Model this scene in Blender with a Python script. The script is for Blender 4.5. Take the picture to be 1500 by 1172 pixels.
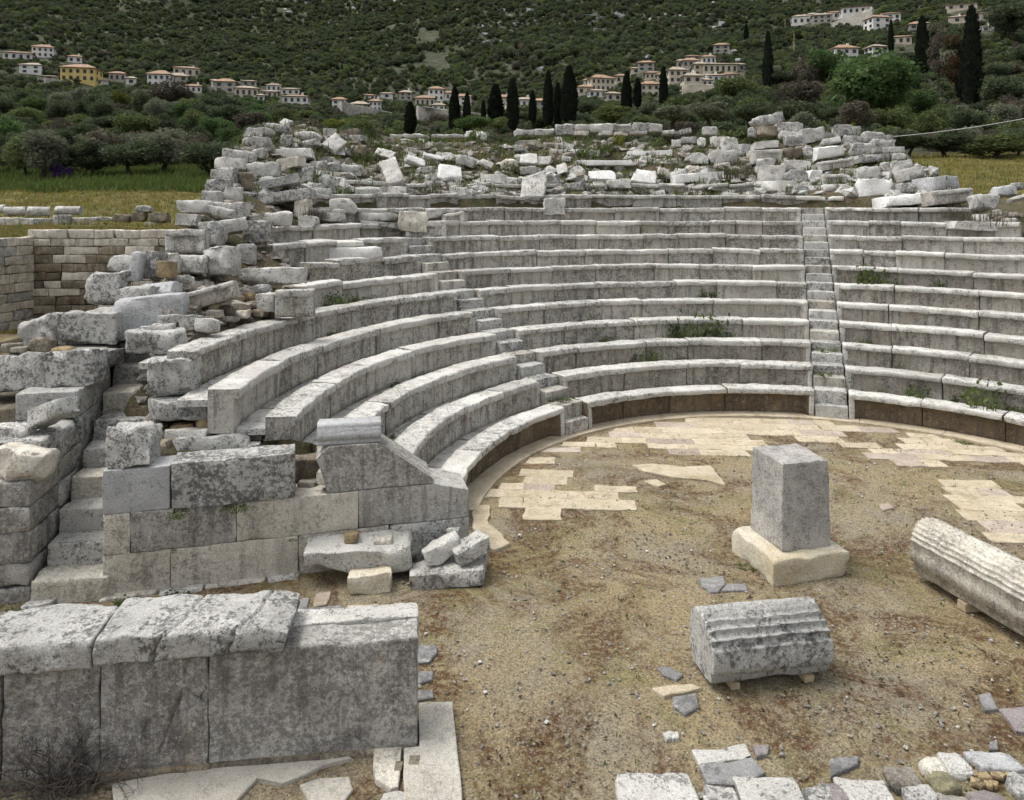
import bpy, math, random
import numpy as np
from mathutils import Vector, Matrix, Euler

for o in list(bpy.data.objects):
    bpy.data.objects.remove(o)
scene = bpy.context.scene
col = scene.collection
R_ = math.radians

# ------------------------------------------------------------------ camera (shift lens, level)
FPX, HORIZ, CAMH = 1064.4, 304.6, 4.57            # focal length and horizon row in photo pixels (1500 x 1172), eye height in metres
cam_d = bpy.data.cameras.new("camera")
cam = bpy.data.objects.new("camera", cam_d)
col.objects.link(cam)
cam.location = (0, 0, CAMH)
cam.rotation_euler = (R_(90), 0, 0)
cam_d.sensor_width = 36.0
cam_d.lens = FPX / 1500 * 36.0
cam_d.shift_y = (HORIZ - 586) / 1500
cam_d.clip_start = 0.1
cam_d.clip_end = 6000
scene.camera = cam

# ------------------------------------------------------------------ sky, sun, exposure
SUN_EL, SUN_AZ = 66.0, -82.0                       # azimuth clockwise from +Y (high, from the left)
world = bpy.data.worlds.new("World")
scene.world = world
world.use_nodes = True
wn, wl = world.node_tree.nodes, world.node_tree.links
bg = wn["Background"]
sky = wn.new("ShaderNodeTexSky")
sky.sky_type = 'NISHITA'
sky.sun_disc = False
sky.sun_elevation = R_(SUN_EL)
sky.sun_rotation = R_(SUN_AZ)
sky.dust_density = 4.0
sky.air_density = 1.0
sky.ozone_density = 1.0
hs = wn.new("ShaderNodeHueSaturation")             # an overcast, nearly grey sky
hs.inputs["Saturation"].default_value = 0.22
wl.new(sky.outputs[0], hs.inputs["Color"])
wl.new(hs.outputs[0], bg.inputs["Color"])
bg.inputs["Strength"].default_value = 0.14
sun_d = bpy.data.lights.new("sun", 'SUN')
sun = bpy.data.objects.new("sun", sun_d)
col.objects.link(sun)
sun_d.energy = 1.0
sun_d.angle = R_(22)
sun_d.color = (1.0, 0.97, 0.92)
sv = Vector((math.sin(R_(SUN_AZ)) * math.cos(R_(SUN_EL)), math.cos(R_(SUN_AZ)) * math.cos(R_(SUN_EL)), math.sin(R_(SUN_EL))))
sun.rotation_euler = (-sv).to_track_quat('-Z', 'Y').to_euler()
sun.location = (0, 20, 60)
vs = scene.view_settings
vs.view_transform = 'Standard'
vs.look = 'None'
vs.gamma = 1.0
vs.use_curve_mapping = False
vs.exposure = 0.92

# ------------------------------------------------------------------ numeric helpers
rng = np.random.default_rng(7)
random.seed(7)

def _hash(ix, iy, iz, s):
    h = (ix * 374761393 + iy * 668265263 + iz * 2147483647 + s * 974711) & 0xFFFFFFFF
    h = ((h ^ (h >> 13)) * 1274126177) & 0xFFFFFFFF
    h = ((h ^ (h >> 16)) * 2246822519) & 0xFFFFFFFF
    return ((h ^ (h >> 15)) & 0xFFFF) / 32767.5 - 1.0

def vnoise(P, seed=0):
    P = np.asarray(P, float)
    i = np.floor(P).astype(np.int64)
    f = P - i
    f = f * f * (3 - 2 * f)
    r = 0.0
    for dx in (0, 1):
        wx = f[:, 0] if dx else 1 - f[:, 0]
        for dy in (0, 1):
            wy = f[:, 1] if dy else 1 - f[:, 1]
            for dz in (0, 1):
                wz = f[:, 2] if dz else 1 - f[:, 2]
                r = r + wx * wy * wz * _hash(i[:, 0] + dx, i[:, 1] + dy, i[:, 2] + dz, seed)
    return r

def fbm(P, seed=0, octv=3):
    a, s, r = 1.0, 1.0, 0.0
    for k in range(octv):
        r = r + a * vnoise(P * s, seed + 31 * k)
        a *= 0.5
        s *= 2.1
    return r

def mesh_np(name, V, Fs, mat=None, smooth=True):
    """V (n,3); Fs an (m,k) array or a list of such arrays."""
    me = bpy.data.meshes.new(name)
    if not isinstance(Fs, (list, tuple)):
        Fs = [Fs]
    Fs = [np.asarray(f, np.int32) for f in Fs if len(f)]
    me.vertices.add(len(V))
    me.vertices.foreach_set("co", np.ascontiguousarray(V, np.float32).ravel())
    nl = sum(f.size for f in Fs)
    npoly = sum(len(f) for f in Fs)
    me.loops.add(nl)
    me.loops.foreach_set("vertex_index", np.concatenate([f.ravel() for f in Fs]))
    me.polygons.add(npoly)
    starts, s = [], 0
    for f in Fs:
        starts.append(s + np.arange(len(f)) * f.shape[1])
        s += f.size
    me.polygons.foreach_set("loop_start", np.concatenate(starts).astype(np.int32))
    me.polygons.foreach_set("use_smooth", np.full(npoly, smooth))
    me.update(calc_edges=True)
    if mat is not None:
        me.materials.append(mat)
    return me

def obj(name, me, parent=None, loc=(0, 0, 0), rot=(0, 0, 0), scale=None):
    o = bpy.data.objects.new(name, me)
    col.objects.link(o)
    o.location = loc
    o.rotation_euler = rot
    if scale is not None:
        o.scale = scale if hasattr(scale, "__len__") else (scale,) * 3
    if parent is not None:
        o.parent = parent
    return o

def tag(o, label, cat, group=None):
    o["label"] = label
    o["category"] = cat
    if group:
        o["group"] = group
    return o

def thing(name, label, cat, loc=(0, 0, 0), rotz=0.0, group=None):
    o = bpy.data.objects.new(name, None)
    o.empty_display_size = 0.2
    col.objects.link(o)
    o.location = loc
    o.rotation_euler = (0, 0, rotz)
    return tag(o, label, cat, group)

def kind(o, k):
    o["kind"] = k
    return o

# ---- from a photo pixel to a place in the world
def on_z(px, py, z=0.0):
    Y = FPX * (CAMH - z) / (py - HORIZ)
    return Vector(((px - 750) / FPX * Y, Y, z))

def at_y(px, py, Y):
    return Vector(((px - 750) / FPX * Y, Y, CAMH + (HORIZ - py) / FPX * Y))

# ---- the theatre's measures
CX, CY, R1, ROWD, ROWH, H1 = 5.0016, 10.344, 5.716, 0.7305, 0.40, 0.574
PH1, PH2 = -0.7005, 0.3417                        # the two stairways' bearings from the orchestra's centre
SLOPE = ROWH / ROWD
RIM = 18.9

def row_R(k): return R1 + (k - 1) * ROWD
def row_z(k): return H1 + (k - 1) * ROWH
def polar(ph, rho, z=0.0): return Vector((CX + rho * math.sin(ph), CY + rho * math.cos(ph), z))
def cone_z(rho): return H1 + SLOPE * (np.minimum(rho, RIM) - R1)

def on_cone(px, py, off=0.0):
    """Where the line of sight through a photo pixel meets the slope of the seats."""
    u, v = (px - 750) / FPX, (HORIZ - py) / FPX
    Ys = np.linspace(9.0, 36.0, 5401)
    rho = np.hypot(u * Ys - CX, Ys - CY)
    g = CAMH + v * Ys - (cone_z(rho) + off)
    inside = rho < R1 - 0.3
    start = np.max(np.nonzero(inside)[0]) if inside.any() else 0
    idx = np.nonzero((g[start:] <= 0))[0]
    Y = Ys[start + idx[0]] if len(idx) else 31.0
    return Vector((u * Y, Y, CAMH + v * Y))

# ------------------------------------------------------------------ materials
def new_mat(name, rough=0.9):
    m = bpy.data.materials.new(name)
    m.use_nodes = True
    nt = m.node_tree
    b = nt.nodes["Principled BSDF"]
    b.inputs["Roughness"].default_value = rough
    b.inputs["Specular IOR Level"].default_value = 0.25
    return m, nt, b

class NB:
    """a few shorthands for building node trees"""
    def __init__(self, nt, scale_by=None):
        self.nt = nt
        g = nt.nodes.new("ShaderNodeNewGeometry")
        self.pos = g.outputs["Position"]
        self.rand = None
    def noise(self, scale, detail=4, rough=0.6, vec=None, dist=0.0):
        n = self.nt.nodes.new("ShaderNodeTexNoise")
        n.inputs["Scale"].default_value = scale
        n.inputs["Detail"].default_value = detail
        n.inputs["Roughness"].default_value = rough
        n.inputs["Distortion"].default_value = dist
        self.nt.links.new(vec or self.pos, n.inputs["Vector"])
        return n.outputs["Fac"]
    def voro(self, scale, vec=None, out="Distance", feature='F1'):
        n = self.nt.nodes.new("ShaderNodeTexVoronoi")
        n.feature = feature
        n.inputs["Scale"].default_value = scale
        self.nt.links.new(vec or self.pos, n.inputs["Vector"])
        return n.outputs[out]
    def ramp(self, fac, a, b, lo=0.0, hi=1.0):
        n = self.nt.nodes.new("ShaderNodeMapRange")
        n.clamp = True
        n.inputs["From Min"].default_value = a
        n.inputs["From Max"].default_value = b
        n.inputs["To Min"].default_value = lo
        n.inputs["To Max"].default_value = hi
        self.nt.links.new(fac, n.inputs["Value"])
        return n.outputs["Result"]
    def mix(self, fac, a, b):
        n = self.nt.nodes.new("ShaderNodeMix")
        n.data_type = 'RGBA'
        for sock, v in ((n.inputs["Factor"], fac), (n.inputs[6], a), (n.inputs[7], b)):
            if hasattr(v, "is_linked") or isinstance(v, bpy.types.NodeSocket):
                self.nt.links.new(v, sock)
            elif hasattr(v, "__len__"):
                sock.default_value = (*v, 1.0)
            else:
                sock.default_value = v
        return n.outputs[2]
    def math(self, op, a, b=0.0):
        n = self.nt.nodes.new("ShaderNodeMath")
        n.operation = op
        for sock, v in zip(n.inputs, (a, b)):
            if isinstance(v, bpy.types.NodeSocket):
                self.nt.links.new(v, sock)
            else:
                sock.default_value = v
        return n.outputs[0]
    def objrand(self):
        if self.rand is None:
            n = self.nt.nodes.new("ShaderNodeObjectInfo")
            self.rand = n.outputs["Random"]
        return self.rand
    def stretch(self, sx, sy, sz):
        n = self.nt.nodes.new("ShaderNodeMapping")
        n.inputs["Scale"].default_value = (sx, sy, sz)
        self.nt.links.new(self.pos, n.inputs["Vector"])
        return n.outputs[0]
    def bright(self, c, fac):
        n = self.nt.nodes.new("ShaderNodeVectorMath")
        n.operation = 'SCALE'
        self.nt.links.new(c, n.inputs[0])
        if isinstance(fac, bpy.types.NodeSocket):
            self.nt.links.new(fac, n.inputs["Scale"])
        else:
            n.inputs["Scale"].default_value = fac
        return n.outputs[0]
    def bump(self, bsdf, height, strength=0.5, dist=0.02):
        n = self.nt.nodes.new("ShaderNodeBump")
        n.inputs["Strength"].default_value = strength
        n.inputs["Distance"].default_value = dist
        self.nt.links.new(height, n.inputs["Height"])
        self.nt.links.new(n.outputs[0], bsdf.inputs["Normal"])

def stone_mat(name, light, mid, dark=(0.035, 0.034, 0.033), lichen=0.5, ochre=0.25, pits=0.6, white=0.4, vary=0.35, scale=1.0, streak=0.0, ochcol=(0.30, 0.18, 0.07), dark_at=0.0):
    m, nt, b = new_mat(name, 0.92)
    q = NB(nt)
    vm = nt.nodes.new("ShaderNodeVectorMath")
    vm.operation = 'SCALE'
    nt.links.new(q.pos, vm.inputs[0])
    nt.links.new(q.ramp(q.objrand(), 0, 1, 0.62, 1.45), vm.inputs["Scale"])
    q.pos = vm.outputs[0]
    wn_ = nt.nodes.new("ShaderNodeTexWhiteNoise")
    wn_.noise_dimensions = '1D'
    nt.links.new(q.objrand(), wn_.inputs["W"])
    amt = q.ramp(wn_.outputs["Value"], 0, 1, -0.030, 0.030)
    big = q.noise(0.9 * scale, 6, 0.68)
    c = q.mix(q.ramp(big, 0.40, 0.60), light, mid)
    # ochre stains
    oc = q.noise(1.7 * scale, 6, 0.72, dist=0.6)
    c = q.mix(q.math('MULTIPLY', q.ramp(oc, 0.56, 0.70), ochre), c, ochcol)
    # grey-black lichen: crusts that gather in patches, broken into specks
    l1 = q.noise(4.6 * scale, 8, 0.76)
    l2 = q.noise(24 * scale, 6, 0.74)
    crust = q.math('ADD', amt, q.math('ADD', q.math('MULTIPLY', l1, 0.46), q.math('MULTIPLY', l2, 0.54)))
    c = q.mix(q.math('MULTIPLY', q.ramp(crust, 0.500 - dark_at, 0.562 - dark_at), lichen), c, dark)
    if streak:
        st = q.noise(1.0, 5, 0.65, vec=q.stretch(8, 8, 0.8))
        c = q.mix(q.math('MULTIPLY', q.ramp(st, 0.50, 0.64), streak), c, (0.07, 0.062, 0.055))
    # pale lichen flecks
    wv = q.noise(9 * scale, 6, 0.74)
    c = q.mix(q.math('MULTIPLY', q.ramp(wv, 0.575, 0.615), white), c, (0.64, 0.625, 0.59))
    # dark pits and grains
    p1 = q.noise(38 * scale, 4, 0.72)
    pm = q.ramp(q.noise(2.3 * scale, 5, 0.7), 0.42, 0.62, 0.15, 1.0)
    c = q.mix(q.math('MULTIPLY', q.math('MULTIPLY', q.ramp(p1, 0.545, 0.61), pits), pm), c, (0.045, 0.042, 0.038))
    p2 = q.noise(100 * scale, 2, 0.6)
    c = q.bright(c, q.ramp(p2, 0.3, 0.7, 0.72, 1.28))
    c = q.bright(c, q.ramp(q.objrand(), 0, 1, 1 - vary, 1 + vary * 0.6))
    nt.links.new(c, b.inputs["Base Color"])
    hgt = q.math('ADD', q.math('MULTIPLY', p1, -0.6), q.math('ADD', q.math('MULTIPLY', l1, 0.9), q.math('MULTIPLY', l2, 0.5)))
    q.bump(b, hgt, 0.9, 0.035)
    return m

M = {}
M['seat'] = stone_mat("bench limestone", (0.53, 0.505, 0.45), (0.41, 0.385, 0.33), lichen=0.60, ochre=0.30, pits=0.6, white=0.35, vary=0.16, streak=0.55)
M['seat_dark'] = stone_mat("weathered and shade darkened riser limestone", (0.41, 0.38, 0.325), (0.29, 0.265, 0.22), lichen=0.58, ochre=0.35, pits=0.6, white=0.40, vary=0.16, streak=0.6)  # weathered risers, colour also deepened to paint in the shade under the lips
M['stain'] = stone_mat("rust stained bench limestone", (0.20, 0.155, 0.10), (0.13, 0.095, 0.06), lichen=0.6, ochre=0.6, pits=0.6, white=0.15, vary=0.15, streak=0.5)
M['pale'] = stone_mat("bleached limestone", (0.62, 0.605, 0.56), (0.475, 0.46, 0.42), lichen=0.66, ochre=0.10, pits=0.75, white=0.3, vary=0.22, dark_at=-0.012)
M['white'] = stone_mat("clean white limestone", (0.78, 0.77, 0.74), (0.68, 0.67, 0.64), lichen=0.35, ochre=0.04, pits=0.5, white=0.2, vary=0.06, dark_at=-0.02)
M['grey'] = stone_mat("grey lichen limestone", (0.52, 0.51, 0.475), (0.38, 0.375, 0.35), lichen=0.72, ochre=0.08, pits=0.75, white=0.6, vary=0.16, dark_at=0.006)
M['ortho'] = stone_mat("weathered wall limestone", (0.48, 0.465, 0.425), (0.36, 0.345, 0.315), lichen=0.50, ochre=0.30, pits=0.65, white=0.5, vary=0.12, streak=0.5, dark_at=0.006)
M['warm'] = stone_mat("warm wall limestone", (0.68, 0.64, 0.55), (0.54, 0.50, 0.42), lichen=0.42, ochre=0.42, pits=0.5, white=0.25, vary=0.12, streak=0.3)
M['brown'] = stone_mat("brown earth stained stone", (0.30, 0.26, 0.19), (0.17, 0.14, 0.10), lichen=0.6, ochre=0.5, pits=0.5, white=0.2, vary=0.3, streak=0.6)
M['ochre'] = stone_mat("ochre stone", (0.40, 0.31, 0.18), (0.27, 0.20, 0.115), lichen=0.4, ochre=0.7, pits=0.4, white=0.15, vary=0.3)
M['cream'] = stone_mat("cream paving limestone", (0.58, 0.50, 0.37), (0.48, 0.41, 0.29), lichen=0.15, ochre=0.25, pits=0.35, white=0.2, vary=0.14, ochcol=(0.33, 0.25, 0.13))
M['cream'] = M['cream']
def dirty(m, amount=0.6):
    nt = m.node_tree
    b = nt.nodes['Principled BSDF']
    src_ = b.inputs['Base Color'].links[0].from_socket
    q = NB(nt)
    d = q.math('MULTIPLY', q.ramp(q.math('ADD', q.math('MULTIPLY', q.noise(1.5, 6, 0.75), 0.6), q.math('MULTIPLY', q.noise(9, 5, 0.7), 0.4)), 0.49, 0.60), amount)
    nt.links.new(q.mix(d, src_, (0.27, 0.205, 0.115)), b.inputs['Base Color'])
dirty(M['cream'])
M['pinkish'] = stone_mat("pinkish paving limestone", (0.50, 0.43, 0.36), (0.40, 0.33, 0.27), lichen=0.2, ochre=0.2, pits=0.4, white=0.2, vary=0.2, ochcol=(0.33, 0.25, 0.13))
M['vein'] = stone_mat("veined cream slab", (0.56, 0.53, 0.46), (0.45, 0.42, 0.36), lichen=0.25, ochre=0.25, pits=0.3, white=0.3, vary=0.05)
dirty(M['pinkish'])
M['slate'] = stone_mat("grey slate paving", (0.31, 0.305, 0.295), (0.22, 0.217, 0.21), lichen=0.4, ochre=0.15, pits=0.35, white=0.3, vary=0.2)
M['purple'] = stone_mat("purple paving stone", (0.30, 0.265, 0.26), (0.24, 0.21, 0.205), lichen=0.3, ochre=0.1, pits=0.35, white=0.2, vary=0.1)
M['pillar'] = stone_mat("grey pillar limestone", (0.50, 0.475, 0.435), (0.36, 0.345, 0.32), lichen=0.45, ochre=0.12, pits=0.7, white=0.4, vary=0.02)
M['pbase'] = stone_mat("yellowed pillar base limestone", (0.66, 0.61, 0.49), (0.58, 0.50, 0.35), lichen=0.22, ochre=0.6, pits=0.4, white=0.3, vary=0.02, ochcol=(0.42, 0.28, 0.10))
M['dressed'] = stone_mat("smooth grey marble", (0.50, 0.50, 0.495), (0.40, 0.40, 0.40), lichen=0.35, ochre=0.06, pits=0.45, white=0.3, vary=0.05)
M['rubble'] = stone_mat("mixed rubble stone", (0.46, 0.43, 0.38), (0.27, 0.24, 0.19), lichen=0.5, ochre=0.45, pits=0.5, white=0.2, vary=0.2, scale=1.6)

def ground_mat():
    m, nt, b = new_mat("orchestra earth", 1.0)
    q = NB(nt)
    c = q.mix(q.ramp(q.noise(0.45, 6, 0.65), 0.38, 0.62), (0.305, 0.240, 0.135), (0.265, 0.232, 0.165))
    n2 = q.noise(0.8, 7, 0.74, dist=0.5)
    c = q.mix(q.math('MULTIPLY', q.ramp(n2, 0.50, 0.60), 0.7), c, (0.205, 0.185, 0.080))       # thin moss
    n3 = q.noise(0.75, 8, 0.78, dist=0.9)
    n3b = q.noise(16, 5, 0.74)
    c = q.mix(q.math('MULTIPLY', q.ramp(n3, 0.465, 0.575), q.ramp(n3b, 0.36, 0.54)), c, (0.105, 0.056, 0.025))   # rusty leaf litter
    g1 = q.voro(62, out="Color")
    gv = nt.nodes.new("ShaderNodeSeparateColor")
    nt.links.new(g1, gv.inputs[0])
    c = q.bright(c, q.ramp(gv.outputs[0], 0, 1, 0.70, 1.28))
    dens = q.ramp(q.noise(0.6, 4, 0.7), 0.42, 0.62)
    c = q.mix(q.math('MULTIPLY', q.math('MULTIPLY', q.ramp(gv.outputs[1], 0.90, 0.92), 0.55), dens), c, (0.42, 0.39, 0.34))
    c = q.mix(q.math('MULTIPLY', q.ramp(gv.outputs[2], 0.88, 0.91), 0.6), c, (0.05, 0.04, 0.03))
    g2 = q.noise(48, 5, 0.75)
    c = q.bright(c, q.ramp(g2, 0.35, 0.65, 0.72, 1.25))
    nt.links.new(c, b.inputs["Base Color"])
    q.bump(b, q.math('ADD', q.noise(26, 5, 0.75), q.math('MULTIPLY', g2, 0.7)), 0.9, 0.035)
    return m
M['ground'] = ground_mat()

def soil_mat(name, a, bcol, ccol, s=1.0):
    m, nt, b = new_mat(name, 1.0)
    q = NB(nt)
    c = q.mix(q.ramp(q.noise(0.7 * s, 6, 0.7), 0.38, 0.62), a, bcol)
    c = q.mix(q.ramp(q.noise(3.1 * s, 6, 0.75), 0.46, 0.62), c, ccol)
    c = q.bright(c, q.ramp(q.noise(17 * s, 5, 0.75), 0.3, 0.7, 0.5, 1.5))
    nt.links.new(c, b.inputs["Base Color"])
    q.bump(b, q.noise(9 * s, 6, 0.75), 1.0, 0.15 / s)
    return m
M['slope'] = soil_mat("weedy rubble earth", (0.10, 0.085, 0.05), (0.16, 0.125, 0.08), (0.075, 0.085, 0.035))
M['field'] = soil_mat("dry yellow meadow", (0.20, 0.155, 0.045), (0.155, 0.135, 0.045), (0.10, 0.115, 0.03), 0.6)
M['hill'] = soil_mat("scrub hillside", (0.050, 0.062, 0.030), (0.075, 0.082, 0.042), (0.12, 0.118, 0.085), 0.06)

def leaf_mat(name, a, b_, vary=0.5, sc=0.6):
    m, nt, b = new_mat(name, 0.8)
    q = NB(nt)
    c = q.mix(q.ramp(q.noise(sc, 4, 0.7), 0.36, 0.64), a, b_)
    c = q.bright(c, q.ramp(q.objrand(), 0, 1, 1 - vary * 0.5, 1 + vary * 0.5))
    nt.links.new(c, b.inputs["Base Color"])
    b.inputs["Specular IOR Level"].default_value = 0.15
    tr = nt.nodes.new("ShaderNodeBsdfTranslucent")
    nt.links.new(c, tr.inputs["Color"])
    mx = nt.nodes.new("ShaderNodeMixShader")
    mx.inputs[0].default_value = 0.35
    nt.links.new(b.outputs[0], mx.inputs[1])
    nt.links.new(tr.outputs[0], mx.inputs[2])
    nt.links.new(mx.outputs[0], nt.nodes["Material Output"].inputs["Surface"])
    return m
M['leaf_dark'] = leaf_mat("dark evergreen leaves", (0.054, 0.073, 0.04), (0.092, 0.112, 0.058))
M['leaf_mid'] = leaf_mat("mid green leaves", (0.08, 0.108, 0.04), (0.12, 0.145, 0.055))
M['leaf_bright'] = leaf_mat("fresh spring leaves", (0.062, 0.108, 0.036), (0.092, 0.140, 0.05))
M['leaf_olive'] = leaf_mat("silvery olive leaves", (0.115, 0.128, 0.085), (0.15, 0.16, 0.105))
M['leaf_yellow'] = leaf_mat("yellow green leaves", (0.12, 0.13, 0.025), (0.09, 0.11, 0.03))
M['leaf_bare'] = leaf_mat("leafless brown twigs", (0.085, 0.076, 0.055), (0.12, 0.106, 0.078))
M['leaf_rust'] = leaf_mat("withered rusty needles", (0.07, 0.035, 0.02), (0.035, 0.03, 0.015))
M['cypress'] = leaf_mat("cypress needles", (0.012, 0.017, 0.011), (0.022, 0.028, 0.016), 0.3)
M['bark'] = leaf_mat("bark", (0.05, 0.04, 0.03), (0.085, 0.07, 0.055), 0.2, 4)
M['twig'] = leaf_mat("dead twigs", (0.09, 0.08, 0.072), (0.19, 0.17, 0.15), 0.2, 9)
M['weed'] = leaf_mat("green weeds", (0.045, 0.07, 0.018), (0.085, 0.11, 0.03), 0.5, 3)
M['weed_y'] = leaf_mat("yellow flowering weeds", (0.24, 0.25, 0.03), (0.12, 0.15, 0.03), 0.3, 6)
M['straw'] = leaf_mat("dry straw", (0.27, 0.21, 0.075), (0.19, 0.17, 0.06), 0.4, 2)
M['flower'] = leaf_mat("violet flowers", (0.10, 0.04, 0.22), (0.06, 0.04, 0.12), 0.2, 2)

def plain_mat(name, c, rough=0.85, sc=1.5, v=0.2):
    m, nt, b = new_mat(name, rough)
    q = NB(nt)
    k = q.bright(q.mix(0.0, c, c), q.ramp(q.noise(sc, 5, 0.7), 0.3, 0.7, 1 - v, 1 + v))
    nt.links.new(k, b.inputs["Base Color"])
    return m
M['whitewash'] = plain_mat("whitewashed render", (0.62, 0.60, 0.56), sc=0.5)
M['rendercream'] = plain_mat("cream render", (0.52, 0.46, 0.36), sc=0.5)
M['renderyellow'] = plain_mat("yellow render", (0.58, 0.44, 0.17), sc=0.5)
M['stonewall'] = plain_mat("grey rubble masonry", (0.33, 0.31, 0.27), sc=1.3, v=0.4)
M['tiles'] = plain_mat("terracotta roof tiles", (0.27, 0.18, 0.12), sc=0.9, v=0.45)
M['tiles_old'] = plain_mat("old pale roof tiles", (0.30, 0.25, 0.195), sc=0.9, v=0.35)
M['window'] = plain_mat("dark window glass", (0.03, 0.032, 0.036), rough=0.3, v=0.05)
M['wood'] = plain_mat("sawn timber prop", (0.36, 0.29, 0.19), sc=12, v=0.3)
M['cable'] = plain_mat("grey cable", (0.45, 0.45, 0.44), v=0.05)
M['limerock'] = plain_mat("grey limestone crag", (0.27, 0.275, 0.28), sc=0.12, v=0.35)
# ------------------------------------------------------------------ stone builders
def _axis(h, r, seg):
    r = min(r, h * 0.45)
    inner = max(1, int(round(2 * (h - r) / seg)))
    mid = np.linspace(-(h - r), h - r, inner + 1)
    return np.concatenate([[-h, -h + 0.35 * r], mid, [h - 0.35 * r, h]])

def box_grid(hx, hy, hz, seg, r):
    ax = [_axis(h, r, seg) for h in (hx, hy, hz)]
    Vs, Qs, n0 = [], [], 0
    for a in range(3):
        b, c = (a + 1) % 3, (a + 2) % 3
        nb, nc = len(ax[b]), len(ax[c])
        gb, gc = np.meshgrid(ax[b], ax[c], indexing='ij')
        ids = np.arange(nb * nc).reshape(nb, nc)
        for s in (-1, 1):
            P = np.zeros((nb * nc, 3))
            P[:, a] = s * (hx, hy, hz)[a]
            P[:, b] = gb.ravel()
            P[:, c] = gc.ravel()
            q = np.stack([ids[:-1, :-1], ids[1:, :-1], ids[1:, 1:], ids[:-1, 1:]], -1).reshape(-1, 4)
            if s < 0:
                q = q[:, ::-1]
            Vs.append(P)
            Qs.append(q + n0)
            n0 += len(P)
    V = np.concatenate(Vs)
    Q = np.concatenate(Qs)
    key = np.round(V * 1e5).astype(np.int64)
    _, first, inv = np.unique(key, axis=0, return_index=True, return_inverse=True)
    return V[first], inv.ravel()[Q]

def rough_box(name, size, mat, seed, seg=0.12, r=0.03, amp=0.012, form=0.0, cuts=0, chip=1.0, groove=None, taper=0.0, warp=None):
    """a block of stone, origin at the middle of its underside: rounded and chipped edges, uneven faces, optional broken-off corners"""
    h = np.array(size) / 2
    V, Q = box_grid(*h, seg, r)
    so = seed * 7.31
    # overall unevenness
    if form:
        V = V * (1 + form * np.stack([fbm(V / h * 0.55 + so + 9 * k, seed + k, 2) for k in range(3)], 1))
    # chipped, rounded arrises
    n = fbm(V * 3.1 + so, seed, 3)
    rr = r * np.clip(0.55 + chip * np.maximum(n, 0) * 2.6, 0.3, 3.5)
    rr = np.minimum(rr, h.min() * 0.7)[:, None]
    c = np.clip(V, -(h - rr), h - rr)
    d = V - c
    ln = np.linalg.norm(d, axis=1, keepdims=True)
    k = np.where(ln > 1e-9, np.minimum(1, rr / np.maximum(ln, 1e-9)), 1)
    V = c + d * k
    if cuts:
        rg = np.random.default_rng(seed + 5)
        for _ in range(cuts):
            nn = rg.normal(size=3)
            nn /= np.linalg.norm(nn)
            sup = np.abs(nn * h).sum()
            lim = sup * rg.uniform(0.60, 0.88)
            over = np.maximum(V @ nn - lim, 0)
            V = V - over[:, None] * nn
    f = 2.4 / max(0.35, min(1.2, size[0]))
    V = V + amp * np.stack([fbm(V * f * 2 + so + 17 * k, seed + 3 * k, 3) for k in range(3)], 1)
    if taper:
        t = (V[:, 2:3] + h[2]) / (2 * h[2])
        V[:, :2] *= 1 - taper * t
    if groove is not None:                       # cracks: (polyline in x,z on the front face, width, depth)
        front = V[:, 1] < -h[1] * 0.75
        for pl, gw, gd in groove:
            pl = np.array(pl, float)
            dm = np.full(len(V), 9.0)
            P2 = V[:, (0, 2)] + [0, h[2]]
            P2 = P2 + 0.012 * np.stack([vnoise(V * 21, 3), vnoise(V * 21 + 5, 4)], 1)
            for a, b in zip(pl[:-1], pl[1:]):
                ab = b - a
                t = np.clip(((P2 - a) @ ab) / (ab @ ab), 0, 1)
                dm = np.minimum(dm, np.linalg.norm(P2 - a - t[:, None] * ab, axis=1))
            V[:, 1] += np.where(front, gd * np.clip(1 - dm / gw, 0, 1), 0)
    V[:, 2] += h[2]
    if warp is not None:
        V = warp(V)
    return mesh_np(name, V, Q, mat)

def boulder(name, size, mat, seed, seg=None, amp=0.04):
    s = min(size)
    return rough_box(name, size, mat, seed, seg=seg or max(0.05, max(size) / 9), r=0.36 * s, amp=amp * s / 0.4, form=0.16, cuts=7, chip=0.5)

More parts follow.
